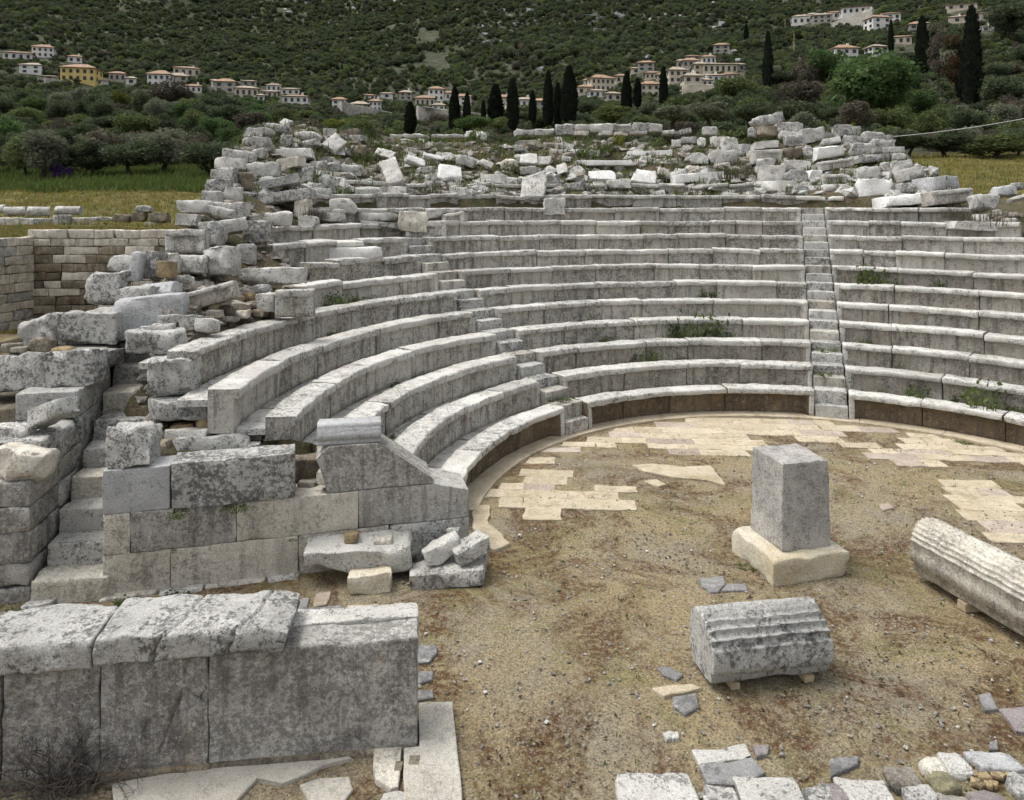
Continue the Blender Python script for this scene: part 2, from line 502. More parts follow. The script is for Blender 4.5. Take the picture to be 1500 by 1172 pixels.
def seat_block_mesh(name, L, R, hb, seed, end0=False, end1=False, broken=0.0, depth=0.42, recess=0.06, lip=0.12, mats=None, seg=0.10, amp=0.013):
    """a bench block bent to radius R: overhanging lip, recessed riser; origin under the lip's middle, at the block's underside"""
    rg = np.random.default_rng(seed)
    n = max(4, int(L / seg))
    s = np.linspace(-L / 2, L / 2, n + 1)
    s = np.concatenate([[s[0], s[0] + 0.012], s[1:-1], [s[-1] - 0.012, s[-1]]])
    zr = np.linspace(hb - lip - 0.03, 0.0, 5)
    prof = [(depth, hb), (depth * 0.7, hb), (depth * 0.4, hb), (depth * 0.18, hb), (0.03, hb), (0.008, hb - 0.006), (0.0, hb - 0.03),
            (0.0, hb - lip * 0.5), (0.0, hb - lip + 0.008), (0.010, hb - lip), (recess * 0.9, hb - lip - 0.012)]
    kind_ = ['t'] * 5 + ['l'] * 5 + ['r']
    prof += [(recess, z) for z in zr]
    kind_ += ['r'] * 5
    prof += [(depth, 0.0), (depth, hb * 0.5)]
    kind_ += ['b', 'b']
    prof = np.array(prof)
    m = len(prof)
    S, T = np.meshgrid(np.arange(len(s)), np.arange(m), indexing='ij')
    p = prof[T.ravel(), 0].copy()
    z = prof[T.ravel(), 1].copy()
    sx = s[S.ravel()]
    kd = np.array(kind_)[T.ravel()]
    # the framed ends by the stairways: riser not recessed there
    fr = np.zeros(len(sx))
    if end0: fr = np.maximum(fr, np.clip(1 - (sx + L / 2 - 0.10) / 0.03, 0, 1))
    if end1: fr = np.maximum(fr, np.clip(1 - (L / 2 - 0.10 - sx) / 0.03, 0, 1))
    isr = kd == 'r'
    p = np.where(isr, p * (1 - fr) + 0.004 * fr, p)
    # lips broken away
    so = seed * 3.77
    P3 = np.stack([sx * 1.9 + so, z * 0.8, np.zeros_like(z)], 1)
    br = np.clip((fbm(P3, seed, 3) - 0.62 + broken * 1.5) * 3.0, 0, 1)
    isl = (kd == 'l') | ((kd == 't') & (p < 0.05))
    bl = np.where(isl, br * (0.05 + 0.03 * fbm(P3 * 4, seed + 2, 2)), 0)
    p = p + bl
    z = z - np.where((kd == 't') & (p < 0.12), br * 0.025, 0) - np.where(kd == 'l', br * 0.02, 0)
    # ends slightly worn
    X0 = np.stack([sx, p, z], 1)
    wear = 0.007 + 0.012 * np.clip(fbm(X0 * 6 + so, seed, 2), 0, 1)
    X0 = X0 + amp * np.stack([fbm(X0 * 5 + so + 11 * k, seed + k, 3) for k in range(3)], 1) * np.where(np.abs(sx) > L / 2 - 0.005, 0.6, 1)[:, None]
    fine = 0.006 * fbm(X0 * 19 + so, seed + 9, 2)
    X0[:, 1] += fine
    X0[:, 2] += np.where(kd == 't', fine, 0)
    endm = np.abs(sx) > L / 2 - 0.005
    X0[:, 1] += np.where(endm & ((kd == 'l') | isr), wear, 0)
    X0[:, 2] -= np.where(endm & (kd != 'b') & ~isr, wear, 0)
    a = X0[:, 0] / R
    V = np.stack([(R + X0[:, 1]) * np.sin(a), (R + X0[:, 1]) * np.cos(a) - R, X0[:, 2]], 1)
    ids = np.arange(len(s) * m).reshape(len(s), m)
    nx = np.roll(ids, -1, axis=1)
    q = np.stack([ids[:-1], ids[1:], nx[1:], nx[:-1]], -1)
    Q = q.reshape(-1, 4)
    caps = np.array([ids[0][::1], ids[-1][::-1]])
    me = mesh_np(name, V, [Q, caps], mats[0])
    for mm in mats[1:]:
        me.materials.append(mm)
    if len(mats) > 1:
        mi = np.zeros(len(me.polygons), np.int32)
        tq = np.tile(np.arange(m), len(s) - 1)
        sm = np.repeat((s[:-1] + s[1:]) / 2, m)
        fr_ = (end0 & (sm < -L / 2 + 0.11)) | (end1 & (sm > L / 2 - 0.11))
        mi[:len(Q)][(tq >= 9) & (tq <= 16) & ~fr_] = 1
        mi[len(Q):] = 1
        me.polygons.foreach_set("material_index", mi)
    # keep the arrises crisp
    sh = np.ones(len(me.polygons), bool)
    sh[len(Q):] = False
    me.polygons.foreach_set("use_smooth", sh)
    return me

def grid_mesh(name, V, nu, nv, mat, smooth=True):
    ids = np.arange(nu * nv).reshape(nu, nv)
    q = np.stack([ids[:-1, :-1], ids[1:, :-1], ids[1:, 1:], ids[:-1, 1:]], -1).reshape(-1, 4)
    return mesh_np(name, V, q, mat, smooth)

# ------------------------------------------------------------------ the ground near by
nx_, ny_ = 300, 220
gx = np.linspace(-46, 46, nx_)
gy = np.linspace(-14, 27, ny_)
GX, GY = np.meshgrid(gx, gy, indexing='ij')
P = np.stack([GX.ravel(), GY.ravel(), np.zeros(GX.size)], 1)
P[:, 2] = 0.012 * fbm(P * 0.9, 3, 3) - 0.012
kind(obj("ground", grid_mesh("ground", P, nx_, ny_, M['ground'])), "structure")

# ------------------------------------------------------------------ meadow, valley side and mountain: one heightfield from the back of the theatre to the far ridge
KX = np.array([-3000, -700, 0, 300, 600, 900, 1100, 1300, 1500, 2200, 4500.])
KY = np.array([26.4, 29.7, 31.6, 34, 60, 110, 170, 230, 280, 400, 600, 900, 1400, 2200.])
KE = np.array([   # the photo row on which the ground lies, per distance (rows) and column
    [335, 335, 333, 332, 290, 290, 290, 296, 296, 300, 300],
    [339, 339, 338, 336, 284, 284, 284, 288, 287, 292, 293],
    [317, 317, 317, 316, 280, 280, 280, 283, 281, 287, 289],
    [308, 308, 307, 305, 275, 272, 272, 275, 273, 280, 284],
    [262, 258, 254, 252, 240, 236, 236, 232, 228, 235, 240],
    [215, 210, 205, 205, 195, 190, 185, 178, 180, 185, 190],
    [170, 165, 165, 168, 176, 170, 148, 118, 112, 120, 130],
    [135, 130, 128, 145, 160, 137, 108, 66, 56, 60, 70],
    [105, 100, 98, 120, 136, 108, 84, 34, 26, 30, 40],
    [60, 55, 52, 62, 74, 52, 36, 8, 2, 0, 0],
    [10, 5, 0, -2, 4, 2, -8, -30, -40, -45, -50],
    [-50, -60, -70, -75, -55, -45, -75, -95, -110, -110, -110],
    [-110, -120, -140, -150, -120, -105, -150, -170, -180, -180, -170],
    [-170, -180, -200, -210, -190, -180, -210, -230, -240, -230, -220]], float)

def terrain_z(X, Y):
    X, Y = np.atleast_1d(np.asarray(X, float)), np.atleast_1d(np.asarray(Y, float))
    px = np.clip(750 + FPX * X / np.maximum(Y, 1), KX[0], KX[-1])
    ly = np.log(np.clip(Y, KY[0], KY[-1]))
    lk = np.log(KY)
    j = np.clip(np.searchsorted(lk, ly) - 1, 0, len(KY) - 2)
    t = (ly - lk[j]) / (lk[j + 1] - lk[j])
    e0 = np.array([np.interp(px, KX, KE[k]) for k in range(len(KY))])
    ar = np.arange(len(px))
    e = e0[j, ar] * (1 - t) + e0[j + 1, ar] * t
    z = CAMH + (HORIZ - e) / FPX * Y
    P = np.stack([X, Y, np.zeros_like(X)], 1)
    z = z + np.clip((Y - 60) / 200, 0, 1) * (0.012 * Y * fbm(P / 55.0, 21, 4)) + np.clip((Y - 260) / 200, 0, 1) * 0.022 * Y * fbm(P / 130.0 + 4, 23, 3) + 0.12 * fbm(P / 2.5, 5, 2)
    return z

ths = np.linspace(-math.radians(64), math.radians(64), 260)
Ys_ = np.concatenate([[26.4], np.exp(np.linspace(math.log(26.5), math.log(2200), 230))])
TT, YY = np.meshgrid(np.tan(ths), Ys_, indexing='ij')
XX = TT * YY
zz = terrain_z(XX.ravel(), YY.ravel())
V = np.stack([XX.ravel(), YY.ravel(), zz], 1).reshape(len(ths), len(Ys_), 3)
V[:, 0, 2] = -0.5                                                    # the bank's foot
Vh = V.reshape(-1, 3)
me = grid_mesh("hillside", Vh, len(ths), len(Ys_), M['field'])
me.materials.append(M['hill'])
fy = Vh[:, 1].reshape(len(ths), len(Ys_))[:-1, :-1].ravel()
me.polygons.foreach_set("material_index", (fy > 62).astype(np.int32))
kind(obj("hillside", me), "structure")

def hill_hit(px, py, y0=40.0):
    """Where the line of sight through a pixel first meets the hillside."""
    u, v = (px - 750) / FPX, (HORIZ - py) / FPX
    Ys = np.linspace(y0, 1400, 2600)
    g = CAMH + v * Ys - terrain_z(u * Ys, Ys)
    i = np.nonzero(g <= 0)[0]
    Y = Ys[i[0]] if len(i) else 900.0
    return Vector((u * Y, Y, CAMH + v * Y))

# ------------------------------------------------------------------ the earth bank that carries the seats
FLANK_Y = np.array([8.0, 9.0, 10.0, 11.4, 12.9, 15.0, 17.8, 19.5, 21.8, 23.4, 30.0])
FLANK_X = np.array([-4.5, -4.75, -4.9, -5.5, -5.95, -6.7, -7.3, -7.75, -8.0, -7.7, -7.3])
ROW_END = {1: -89, 2: -90, 3: -92, 4: -94.2, 5: -94.6, 6: -91.5, 7: -65.5, 8: -60, 9: -61.5, 10: -59.5, 11: -51, 12: -50, 13: -46}

def bank_z(X, Y):
    dx, dy = X - CX, Y - CY
    rho, ph = np.hypot(dx, dy), np.degrees(np.arctan2(dx, dy))
    z = cone_z(rho)
    endp = np.interp(rho, [row_R(k) for k in range(1, 14)], [ROW_END[k] for k in range(1, 14)])
    under = (rho < row_R(12)) & (ph > endp - 0.5) & (ph < 80)
    P = np.stack([X, Y, 0 * X], 1)
    n = fbm(P * 0.9, 11, 3)
    z = np.where(under, z - 0.80, z - 0.28 + 0.14 * n)
    z = np.where(rho > RIM + 0.8, z - np.clip((rho - RIM - 0.8) * 0.8, 0, 3.0), z)
    fr = np.interp(Y, [18.0, 19.5, 21, 27.5, 30], [14.2, 13.6, 13.2, 13.4, 13.4]) + 0.25 * n
    low = np.minimum(4.35 + 0.15 * n + np.clip(Y - 21, 0, 8) * 0.08, z)
    z = np.where((X > fr) & (rho > row_R(9) + 0.5), np.maximum(low, z - (X - fr) * 2.2), z)
    back = np.interp(X, [-9, -6.3, -4.5, 2, 12, 14], [23.6, 24.6, 26.0, 28.6, 27.6, 26.6])
    z = np.where(Y > back, np.maximum(4.6, z - (Y - back) * 1.4), z)
    fx = np.interp(Y, FLANK_Y, FLANK_X) + 0.25 * n
    z = np.where(X < fx, np.maximum(-0.2, z - (fx - X) * 2.4 - 0.2), z)
    z = np.where(Y < 9.757 + 0.2577 * X + 0.62, -0.3, z)
    z = np.where((ph < -89) & (rho > R1 + 0.2), np.minimum(z, np.interp(Y, [9.5, 10.4, 11.2], [1.42, 1.85, 2.5])), z)
    z = np.where((X < -4.4) & (Y < 11.2), np.minimum(z, np.interp(Y, [9.3, 10.2, 11.2], [1.42, 1.6, 2.3])), z)
    z = np.where((X < -5.0) & (Y < 10.2), np.minimum(z, 0.2), z)
    return z

phs = np.radians(np.linspace(-112, 104, 330))
rhs = np.linspace(R1 + 0.25, 23.5, 150)
PH, RH = np.meshgrid(phs, rhs, indexing='ij')
bx, by = (CX + RH * np.sin(PH)).ravel(), (CY + RH * np.cos(PH)).ravel()
Vb = np.stack([bx, by, bank_z(bx, by)], 1)
kind(obj("earth_bank", grid_mesh("earth_bank", Vb, len(phs), len(rhs), M['slope'])), "structure")

# ------------------------------------------------------------------ rows of benches
ORD = ["lowest", "second", "third", "fourth", "fifth", "sixth", "seventh", "eighth", "ninth", "tenth", "eleventh", "twelfth", "thirteenth"]
FLOOR = 0.16
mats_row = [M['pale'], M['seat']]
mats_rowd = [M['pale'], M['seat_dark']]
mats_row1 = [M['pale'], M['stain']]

def bench_row(k, wedge, a0, a1, end0, end1, seed, jit=0.0, broken=0.0, skip=(), floor=True):
    R, zt = row_R(k), row_z(k)
    am = (a0 + a1) / 2
    hb = 0.60 if k == 1 else ROWH + FLOOR + 0.03
    where = {'l': "left wedge beside the parodos wall", 'm': "middle wedge between both stairways", 'r': "right wedge beyond the straight stairway"}[wedge]
    root = thing("bench_row", f"{ORD[k-1]} curved stone bench row, {where}", "bench", tuple(polar(am, R, zt - hb)), -am)
    rg = random.Random(seed)
    a, i = a0, 0
    inv = root.matrix_basis.inverted()
    while a < a1 - 1e-4:
        L = rg.uniform(1.0, 1.9) if k < 8 else rg.uniform(0.7, 1.5)
        b = a + L / R
        if b > a1 - 0.7 / R:
            b = a1
        L = (b - a) * R - rg.uniform(0.006, 0.020)
        c = (a + b) / 2
        br = 0.05 + broken + (0.16 if rg.random() < 0.25 else 0) + rg.uniform(-0.08, 0.06)
        if i not in skip:
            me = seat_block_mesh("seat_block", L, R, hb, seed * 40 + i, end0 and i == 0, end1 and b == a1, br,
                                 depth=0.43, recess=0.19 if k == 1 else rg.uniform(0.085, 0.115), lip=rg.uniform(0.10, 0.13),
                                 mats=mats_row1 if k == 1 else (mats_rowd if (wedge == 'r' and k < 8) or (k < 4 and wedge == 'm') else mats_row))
            o = obj("seat_block", me, root)
            dr = rg.uniform(-1, 1) * (0.008 + 0.10 * jit)
            o.matrix_basis = inv @ (Matrix.Translation(polar(c, R + dr, zt - hb + rg.uniform(-1, 1) * (0.006 + 0.07 * jit)))
                                    @ Euler((rg.gauss(0, 1) * 0.06 * jit, rg.gauss(0, 1) * 0.06 * jit, -c + rg.gauss(0, 1) * (0.004 + 0.05 * jit))).to_matrix().to_4x4())
        a = b
        i += 1
    if floor:                                     # the gangway slabs behind the bench
        a, i = a0, 0
        while a < a1 - 1e-4:
            L = rg.uniform(0.8, 1.5)
            b = min(a + L / R, a1)
            if a1 - b < 0.4 / R:
                b = a1
            c = (a + b) / 2
            Lr = (b - a) * (R + 0.6) - 0.012
            me = floor_slab("paving_slab", Lr, R + 0.42, ROWD - 0.42 + 0.10, 0.09, seed * 90 + i)
            o = obj("paving_slab", me, root)
            o.matrix_basis = inv @ (Matrix.Translation(polar(c, R + 0.42, zt - FLOOR - 0.09 + rg.uniform(-1, 1) * 0.008)) @ Matrix.Rotation(-c, 4, 'Z'))
            a = b
            i += 1
    return root

def floor_slab(name, L, R, w, h, seed):
    n = max(3, int(L / 0.2))
    s = np.linspace(-L / 2, L / 2, n + 1)
    prof = np.array([(0, 0), (0, h - 0.012), (0.015, h), (w * 0.5, h), (w, h), (w, 0)])
    S, T = np.meshgrid(np.arange(n + 1), np.arange(6), indexing='ij')
    p, z, sx = prof[T.ravel(), 0], prof[T.ravel(), 1].copy(), s[S.ravel()]
    X0 = np.stack([sx, p, z], 1)
    z = z + np.where(z > 0, 0.010 * fbm(X0 * 3 + seed, seed, 3), 0)
    a = sx / (R + w)
    V = np.stack([(R + p) * np.sin(a), (R + p) * np.cos(a) - R, z], 1)
    ids = np.arange((n + 1) * 6).reshape(n + 1, 6)
    nxt = np.roll(ids, -1, 1)
    Q = np.stack([ids[:-1], ids[1:], nxt[1:], nxt[:-1]], -1).reshape(-1, 4)[:, ::-1]
    return mesh_np(name, V, [Q, np.array([ids[0][::-1], ids[-1]])], M['pale'], False)

HW = 0.335
for k in range(1, 14):
    R = row_R(k)
    hw = HW / R
    br = [0.04, -.03, -.03, 0.02, 0.04, 0.08, 0.12, 0.16, 0.18, 0.20, 0.24, 0.26, 0.26][k - 1]
    # left wedge
    if k <= 12:
        jit = 0.08 if k <= 6 else 0.5
        bench_row(k, 'l', R_(ROW_END[k]), PH1 - (hw if k < 10 else 0.002), False, k < 10, 100 + k, jit, br + (0.1 if k > 6 else 0), floor=k < 9)
    # middle wedge
    if k <= 11:
        bench_row(k, 'm', PH1 + (hw if k < 10 else 0.0), PH2 - hw, k < 10, True, 200 + k, 0.10 if k < 6 else (0.16 if k < 8 else 0.28), br, skip=(), floor=k < 11)
    elif k == 12:
        bench_row(k, 'm', PH1, R_(23.5), False, False, 200 + k, 0.45, br, skip=(), floor=False)
    else:
        bench_row(k, 'm', R_(-43), R_(17), False, False, 200 + k, 0.6, br, skip=(3, 8), floor=False)
    # right wedge
    if k <= 11:
        bench_row(k, 'r', PH2 + hw, R_({9: 70, 10: 43.5, 11: 38}.get(k, 76)), True, False, 300 + k, 0.10 if k < 7 else 0.22, br, floor=k < 10)

# ------------------------------------------------------------------ the two stairways through the seats
def stairway(ph, kmax, label, seed):
    root = thing("stairway", label, "stairs", tuple(polar(ph, R1 - 0.2, 0)), -ph)
    inv = root.matrix_basis.inverted()
    rg = random.Random(seed)
    j = 0
    for k in range(1, kmax + 1):
        zt = row_z(k)
        for low in (True, False):
            top = (zt - (0.29 if k == 1 else 0.20)) if low else zt - 0.004
            fr = row_R(k) - (0.02 if k == 1 else 0.17) if low else row_R(k) + 0.17
            d = 0.46 if low else 0.44
            hh = 0.42
            me = rough_box("step", (2 * HW - 0.02, d, hh), M['grey'] if rg.random() < 0.6 else M['seat'], seed + j, seg=0.13, r=0.022, amp=0.008, chip=0.8)
            o = obj("step", me, root)
            o.matrix_basis = inv @ (Matrix.Translation(polar(ph, fr + d / 2, top - hh)) @ Euler((0, 0, -ph + rg.gauss(0, 0.006))).to_matrix().to_4x4())
            j += 1
    return root
stairway(PH1, 9, "broken white stone stairway climbing between the left and middle bench wedges", 900)
stairway(PH2, 11, "straight narrow stairway climbing between the middle and right bench wedges", 950)
# ------------------------------------------------------------------ extruded blocks (mouldings, flutes)
def extrude(name, prof, L, mat, seed, seg=0.06, amp=0.006, ends=0.02, mod=None):
    """a closed profile of (y,z) drawn along x, weathered; origin at the middle of its underside"""
    prof = np.array(prof, float)
    m = len(prof)
    s = np.linspace(-L / 2, L / 2, max(2, int(L / seg)) + 1)
    s = np.concatenate([[s[0], s[0] + 0.008], s[1:-1], [s[-1] - 0.008, s[-1]]])
    n = len(s)
    S, T = np.meshgrid(np.arange(n), np.arange(m), indexing='ij')
    V = np.stack([s[S.ravel()], prof[T.ravel(), 0], prof[T.ravel(), 1]], 1)
    cen = prof.mean(0)
    e = np.clip((np.abs(V[:, 0]) - (L / 2 - 0.006)) / 0.006, 0, 1)
    V[:, 1] += (cen[0] - V[:, 1]) * e * ends
    V[:, 2] += (cen[1] - V[:, 2]) * e * ends
    so = seed * 5.3
    if mod is not None:
        V = mod(V)
    V += amp * np.stack([fbm(V * 6 + so + 13 * k, seed + k, 3) for k in range(3)], 1)
    V += 0.4 * amp * np.stack([vnoise(V * 25 + so + 13 * k, seed + k) for k in range(3)], 1)
    ids = np.arange(n * m).reshape(n, m)
    nx = np.roll(ids, -1, 1)
    Q = np.stack([ids[:-1], ids[1:], nx[1:], nx[:-1]], -1).reshape(-1, 4)
    A = sum(prof[i, 0] * prof[(i + 1) % m, 1] - prof[(i + 1) % m, 0] * prof[i, 1] for i in range(m))
    if A > 0:
        Q = Q[:, ::-1]
        caps = np.array([ids[0][::-1], ids[-1]])
    else:
        caps = np.array([ids[0], ids[-1][::-1]])
    me = mesh_np(name, V, [Q, caps], mat)
    sh = np.ones(len(me.polygons), bool)
    sh[len(Q):] = False
    me.polygons.foreach_set("use_smooth", sh)
    return me

def dense(pts, step):
    """a polygon with its sides cut into short pieces"""
    out = []
    n = len(pts)
    for i in range(n):
        a, b = np.array(pts[i], float), np.array(pts[(i + 1) % n], float)
        k = max(1, int(np.linalg.norm(b - a) / step))
        out += [tuple(a + (b - a) * j / k) for j in range(k)]
    return out

# ------------------------------------------------------------------ the parodos wall (left end of the seats)
WA = math.atan(0.2577)
W0 = Vector((-4.80, 8.52, 0))
Wd = Vector((math.cos(WA), math.sin(WA), 0))

def wall_s(px):
    u = (px - 750) / FPX
    t = (9.757 * u - W0.x * (1 - 0.2577 * u)) / 1.0      # X = u*Y, Y = 9.757 + 0.2577 X
    X = 9.757 * u / (1 - 0.2577 * u)
    return (X - W0.x) / Wd.x

def wall_z(px, py):
    u = (px - 750) / FPX
    X = 9.757 * u / (1 - 0.2577 * u)
    Y = 9.757 + 0.2577 * X
    return CAMH + (HORIZ - py) / FPX * Y

pw = thing("parodos_wall", "ashlar parodos wall of grey and tan blocks closing the seats at left", "wall", W0, WA)

def wblock(s0, s1, z0, z1, mat, seed, depth=0.5, proud=0.0, **kw):
    g = 0.005
    me = rough_box("wall_block", (s1 - s0 - g, depth, z1 - z0 - g), M[mat], seed, seg=kw.pop('seg', 0.09), r=kw.pop('r', 0.014), amp=kw.pop('amp', 0.006), **kw)
    return obj("wall_block", me, pw, ((s0 + s1) / 2, depth / 2 - proud, z0))

S = wall_s
for i, (a, b, m) in enumerate([(150, 250, 'warm'), (250, 437, 'warm'), (437, 570, 'warm'), (570, 687, 'grey')]):
    wblock(S(a), S(b), -0.06, 0.484, m, 400 + i, proud=0.008 * (i % 2))
for i, (a, b, m) in enumerate([(150, 191, 'warm'), (191, 347, 'ortho'), (347, 525, 'warm')]):
    wblock(S(a), S(b), 0.484, 0.97, m, 410 + i, proud=0.004 * (i % 3))
def nose(V):
    t = np.clip((V[:, 0] - 0.25) / 0.55, 0, 1)
    V[:, 2] *= 1 - 0.30 * t * np.clip(V[:, 2] / 0.4, 0, 1)
    return V
wblock(S(525), S(687), 0.484, 0.97, 'ortho', 415, depth=0.62, warp=nose)
wblock(S(150), S(249), 0.97, 1.485, 'dressed', 420, depth=0.42, r=0.010)
wblock(S(251), S(432), 0.97, 1.53, 'grey', 421, depth=0.40, proud=0.05, amp=0.010)
sA, sB = S(462), S(634)
def capslope(V):
    w = sB - sA
    x = V[:, 0] / w + 0.5
    top = np.clip(V[:, 2] / 0.6, 0, 1)
    V[:, 2] *= 1 - 0.88 * np.clip((x - 0.54) / 0.46, 0, 1) - 0.25 * np.clip((0.10 - x) / 0.1, 0, 1) * top
    V[:, 0] += np.clip(0.16 - x, 0, 1) * (1 - top) * 0.9
    return V
wblock(sA, sB, 0.972, 1.56, 'ortho', 424, depth=0.58, seg=0.05, warp=capslope)
fil = obj("wall_block", rough_box("wall_block", (1.6, 0.34, 0.30), M['brown'], 427, amp=0.03, r=0.05), pw, (S(400), 0.62, 0.98))
obj("wall_block", rough_box("wall_block", (0.9, 0.35, 0.42), M['brown'], 428, amp=0.03, r=0.05), pw, (S(590), 0.75, 0.42))
# plinth stones running along the foot of the wall
for i, (a, b) in enumerate([(150, 232), (233, 300), (301, 390), (392, 440)]):
    wblock(S(a), S(b), -0.12, 0.03, 'pale' if i % 2 else 'warm', 430 + i, depth=0.36, proud=0.10 + 0.02 * (i % 2), r=0.03, amp=0.015)

# ------------------------------------------------------------------ the flight of steps beside it
SY = [8.42, 8.745, 9.10, 9.47, 9.79, 10.13, 10.63, 11.08, 11.5]
SX = [-5.60, -5.61, -5.69, -5.76, -5.81, -5.87, -6.02, -6.11, -6.22]
side = thing("side_stair", "worn flight of grey stone steps climbing between the two left walls", "stairs", (-5.1, 8.4, 0))
for j in range(9):
    w = 0.84 if j < 6 else 0.98
    me = rough_box("step", (w, 0.62, 0.34), M['grey' if j % 3 else 'warm'], 440 + j, seg=0.08, r=0.025 if j else 0.05, amp=0.009 if j else 0.018, form=0 if j else 0.05)
    obj("step", me, side, (SX[j] + w / 2 + 0.5 * 0.0 + 5.1, SY[j] + 0.31 - 8.4, 0.27 * (j + 1) - 0.34), (0, 0, R_(8 if j < 7 else 4)))

# ------------------------------------------------------------------ the wall left of the steps
def face_x(Y): return float(np.interp(Y, [8.0, 8.35, 9.1, 10.1, 11.1, 11.8, 13.5], [-5.56, -5.62, -5.73, -5.90, -6.15, -6.34, -6.6]))
lw = thing("stair_wall", "stepped wall of grey ashlar rising along the left of the steps", "wall", (-5.62, 8.35, 0), R_(10.5))
def lblock(Y0, Y1, z0, z1, mat, seed, depth=0.8, wide=None, **kw):
    """block on the wall's right face from Y0 to Y1"""
    a = math.atan2(face_x(Y0) - face_x(Y1), Y1 - Y0)
    L = math.hypot(Y1 - Y0, face_x(Y0) - face_x(Y1)) - 0.006
    me = rough_box("wall_block", (depth, L, z1 - z0 - 0.005), M[mat], seed, seg=0.10, r=kw.pop('r', 0.02), amp=kw.pop('amp', 0.010), **kw)
    o = obj("wall_block", me, lw)
    Ym = (Y0 + Y1) / 2
    o.matrix_basis = lw.matrix_basis.inverted() @ (Matrix.Translation((face_x(Ym) - depth / 2 * math.cos(a), Ym, z0)) @ Matrix.Rotation(a, 4, 'Z'))
    return o
zc = [-0.10, 0.15, 0.43, 0.80, 1.09, 1.39, 1.76, 2.12, 2.48, 2.84]
sd = 500
for c in range(5):
    Ya, Yb = 8.35, 9.2 + 0.42 * c + (0.3 if c % 2 else 0)
    cuts = [Ya, Ya + 0.75 + 0.28 * (c % 3), Yb + 0.5] if c < 4 else [Ya, 9.5, 10.4]
    for a, b in zip(cuts[:-1], cuts[1:]):
        lblock(a, b, zc[c], zc[c + 1], 'grey' if (sd % 2) else 'ortho', sd, depth=1.5 if a == Ya else 0.7, r=0.05 if a == Ya and c < 3 else 0.02, amp=0.022 if a == Ya and c < 4 else 0.008)
        sd += 1
for c, a, b in [(5, 8.75, 9.75), (5, 9.76, 10.7), (6, 9.65, 10.25), (6, 10.26, 11.0), (7, 10.35, 10.95), (7, 10.96, 11.6), (8, 11.1, 11.9), (8, 11.91, 12.8)]:
    lblock(a, b, zc[c], zc[c + 1], 'grey', sd, depth=0.75, amp=0.022 if c == 5 and a < 9 else 0.009, r=0.06 if c == 5 and a < 9 else 0.02)
    sd += 1
# courses of the nose running on to the left, out of the picture
for c in range(4):
    me = rough_box("wall_block", (1.4, 0.6, zc[c + 1] - zc[c] - 0.006), M['grey'], 540 + c, seg=0.12, r=0.05, amp=0.02)
    o = obj("wall_block", me, lw)
    o.matrix_basis = lw.matrix_basis.inverted() @ (Matrix.Translation((-7.85, 8.98, zc[c])) @ Matrix.Rotation(R_(10), 4, 'Z'))

for (x, y, z, w, d, h, m) in [(-7.05, 10.55, -0.1, 1.35, 2.0, 2.02, 'brown'), (-7.0, 9.35, 1.36, 1.5, 1.3, 0.36, 'grey'), (-7.15, 11.7, -0.1, 1.3, 1.2, 2.5, 'brown'), (-7.2, 13.0, -0.1, 1.3, 1.8, 2.6, 'brown')]:
    o = obj("wall_block", rough_box("wall_block", (w, d, h), M[m], int(x * -37 + y * 11), seg=0.14, r=0.06, amp=0.04), lw)
    o.matrix_basis = lw.matrix_basis.inverted() @ (Matrix.Translation((x, y, z)) @ Matrix.Rotation(R_(10), 4, 'Z'))

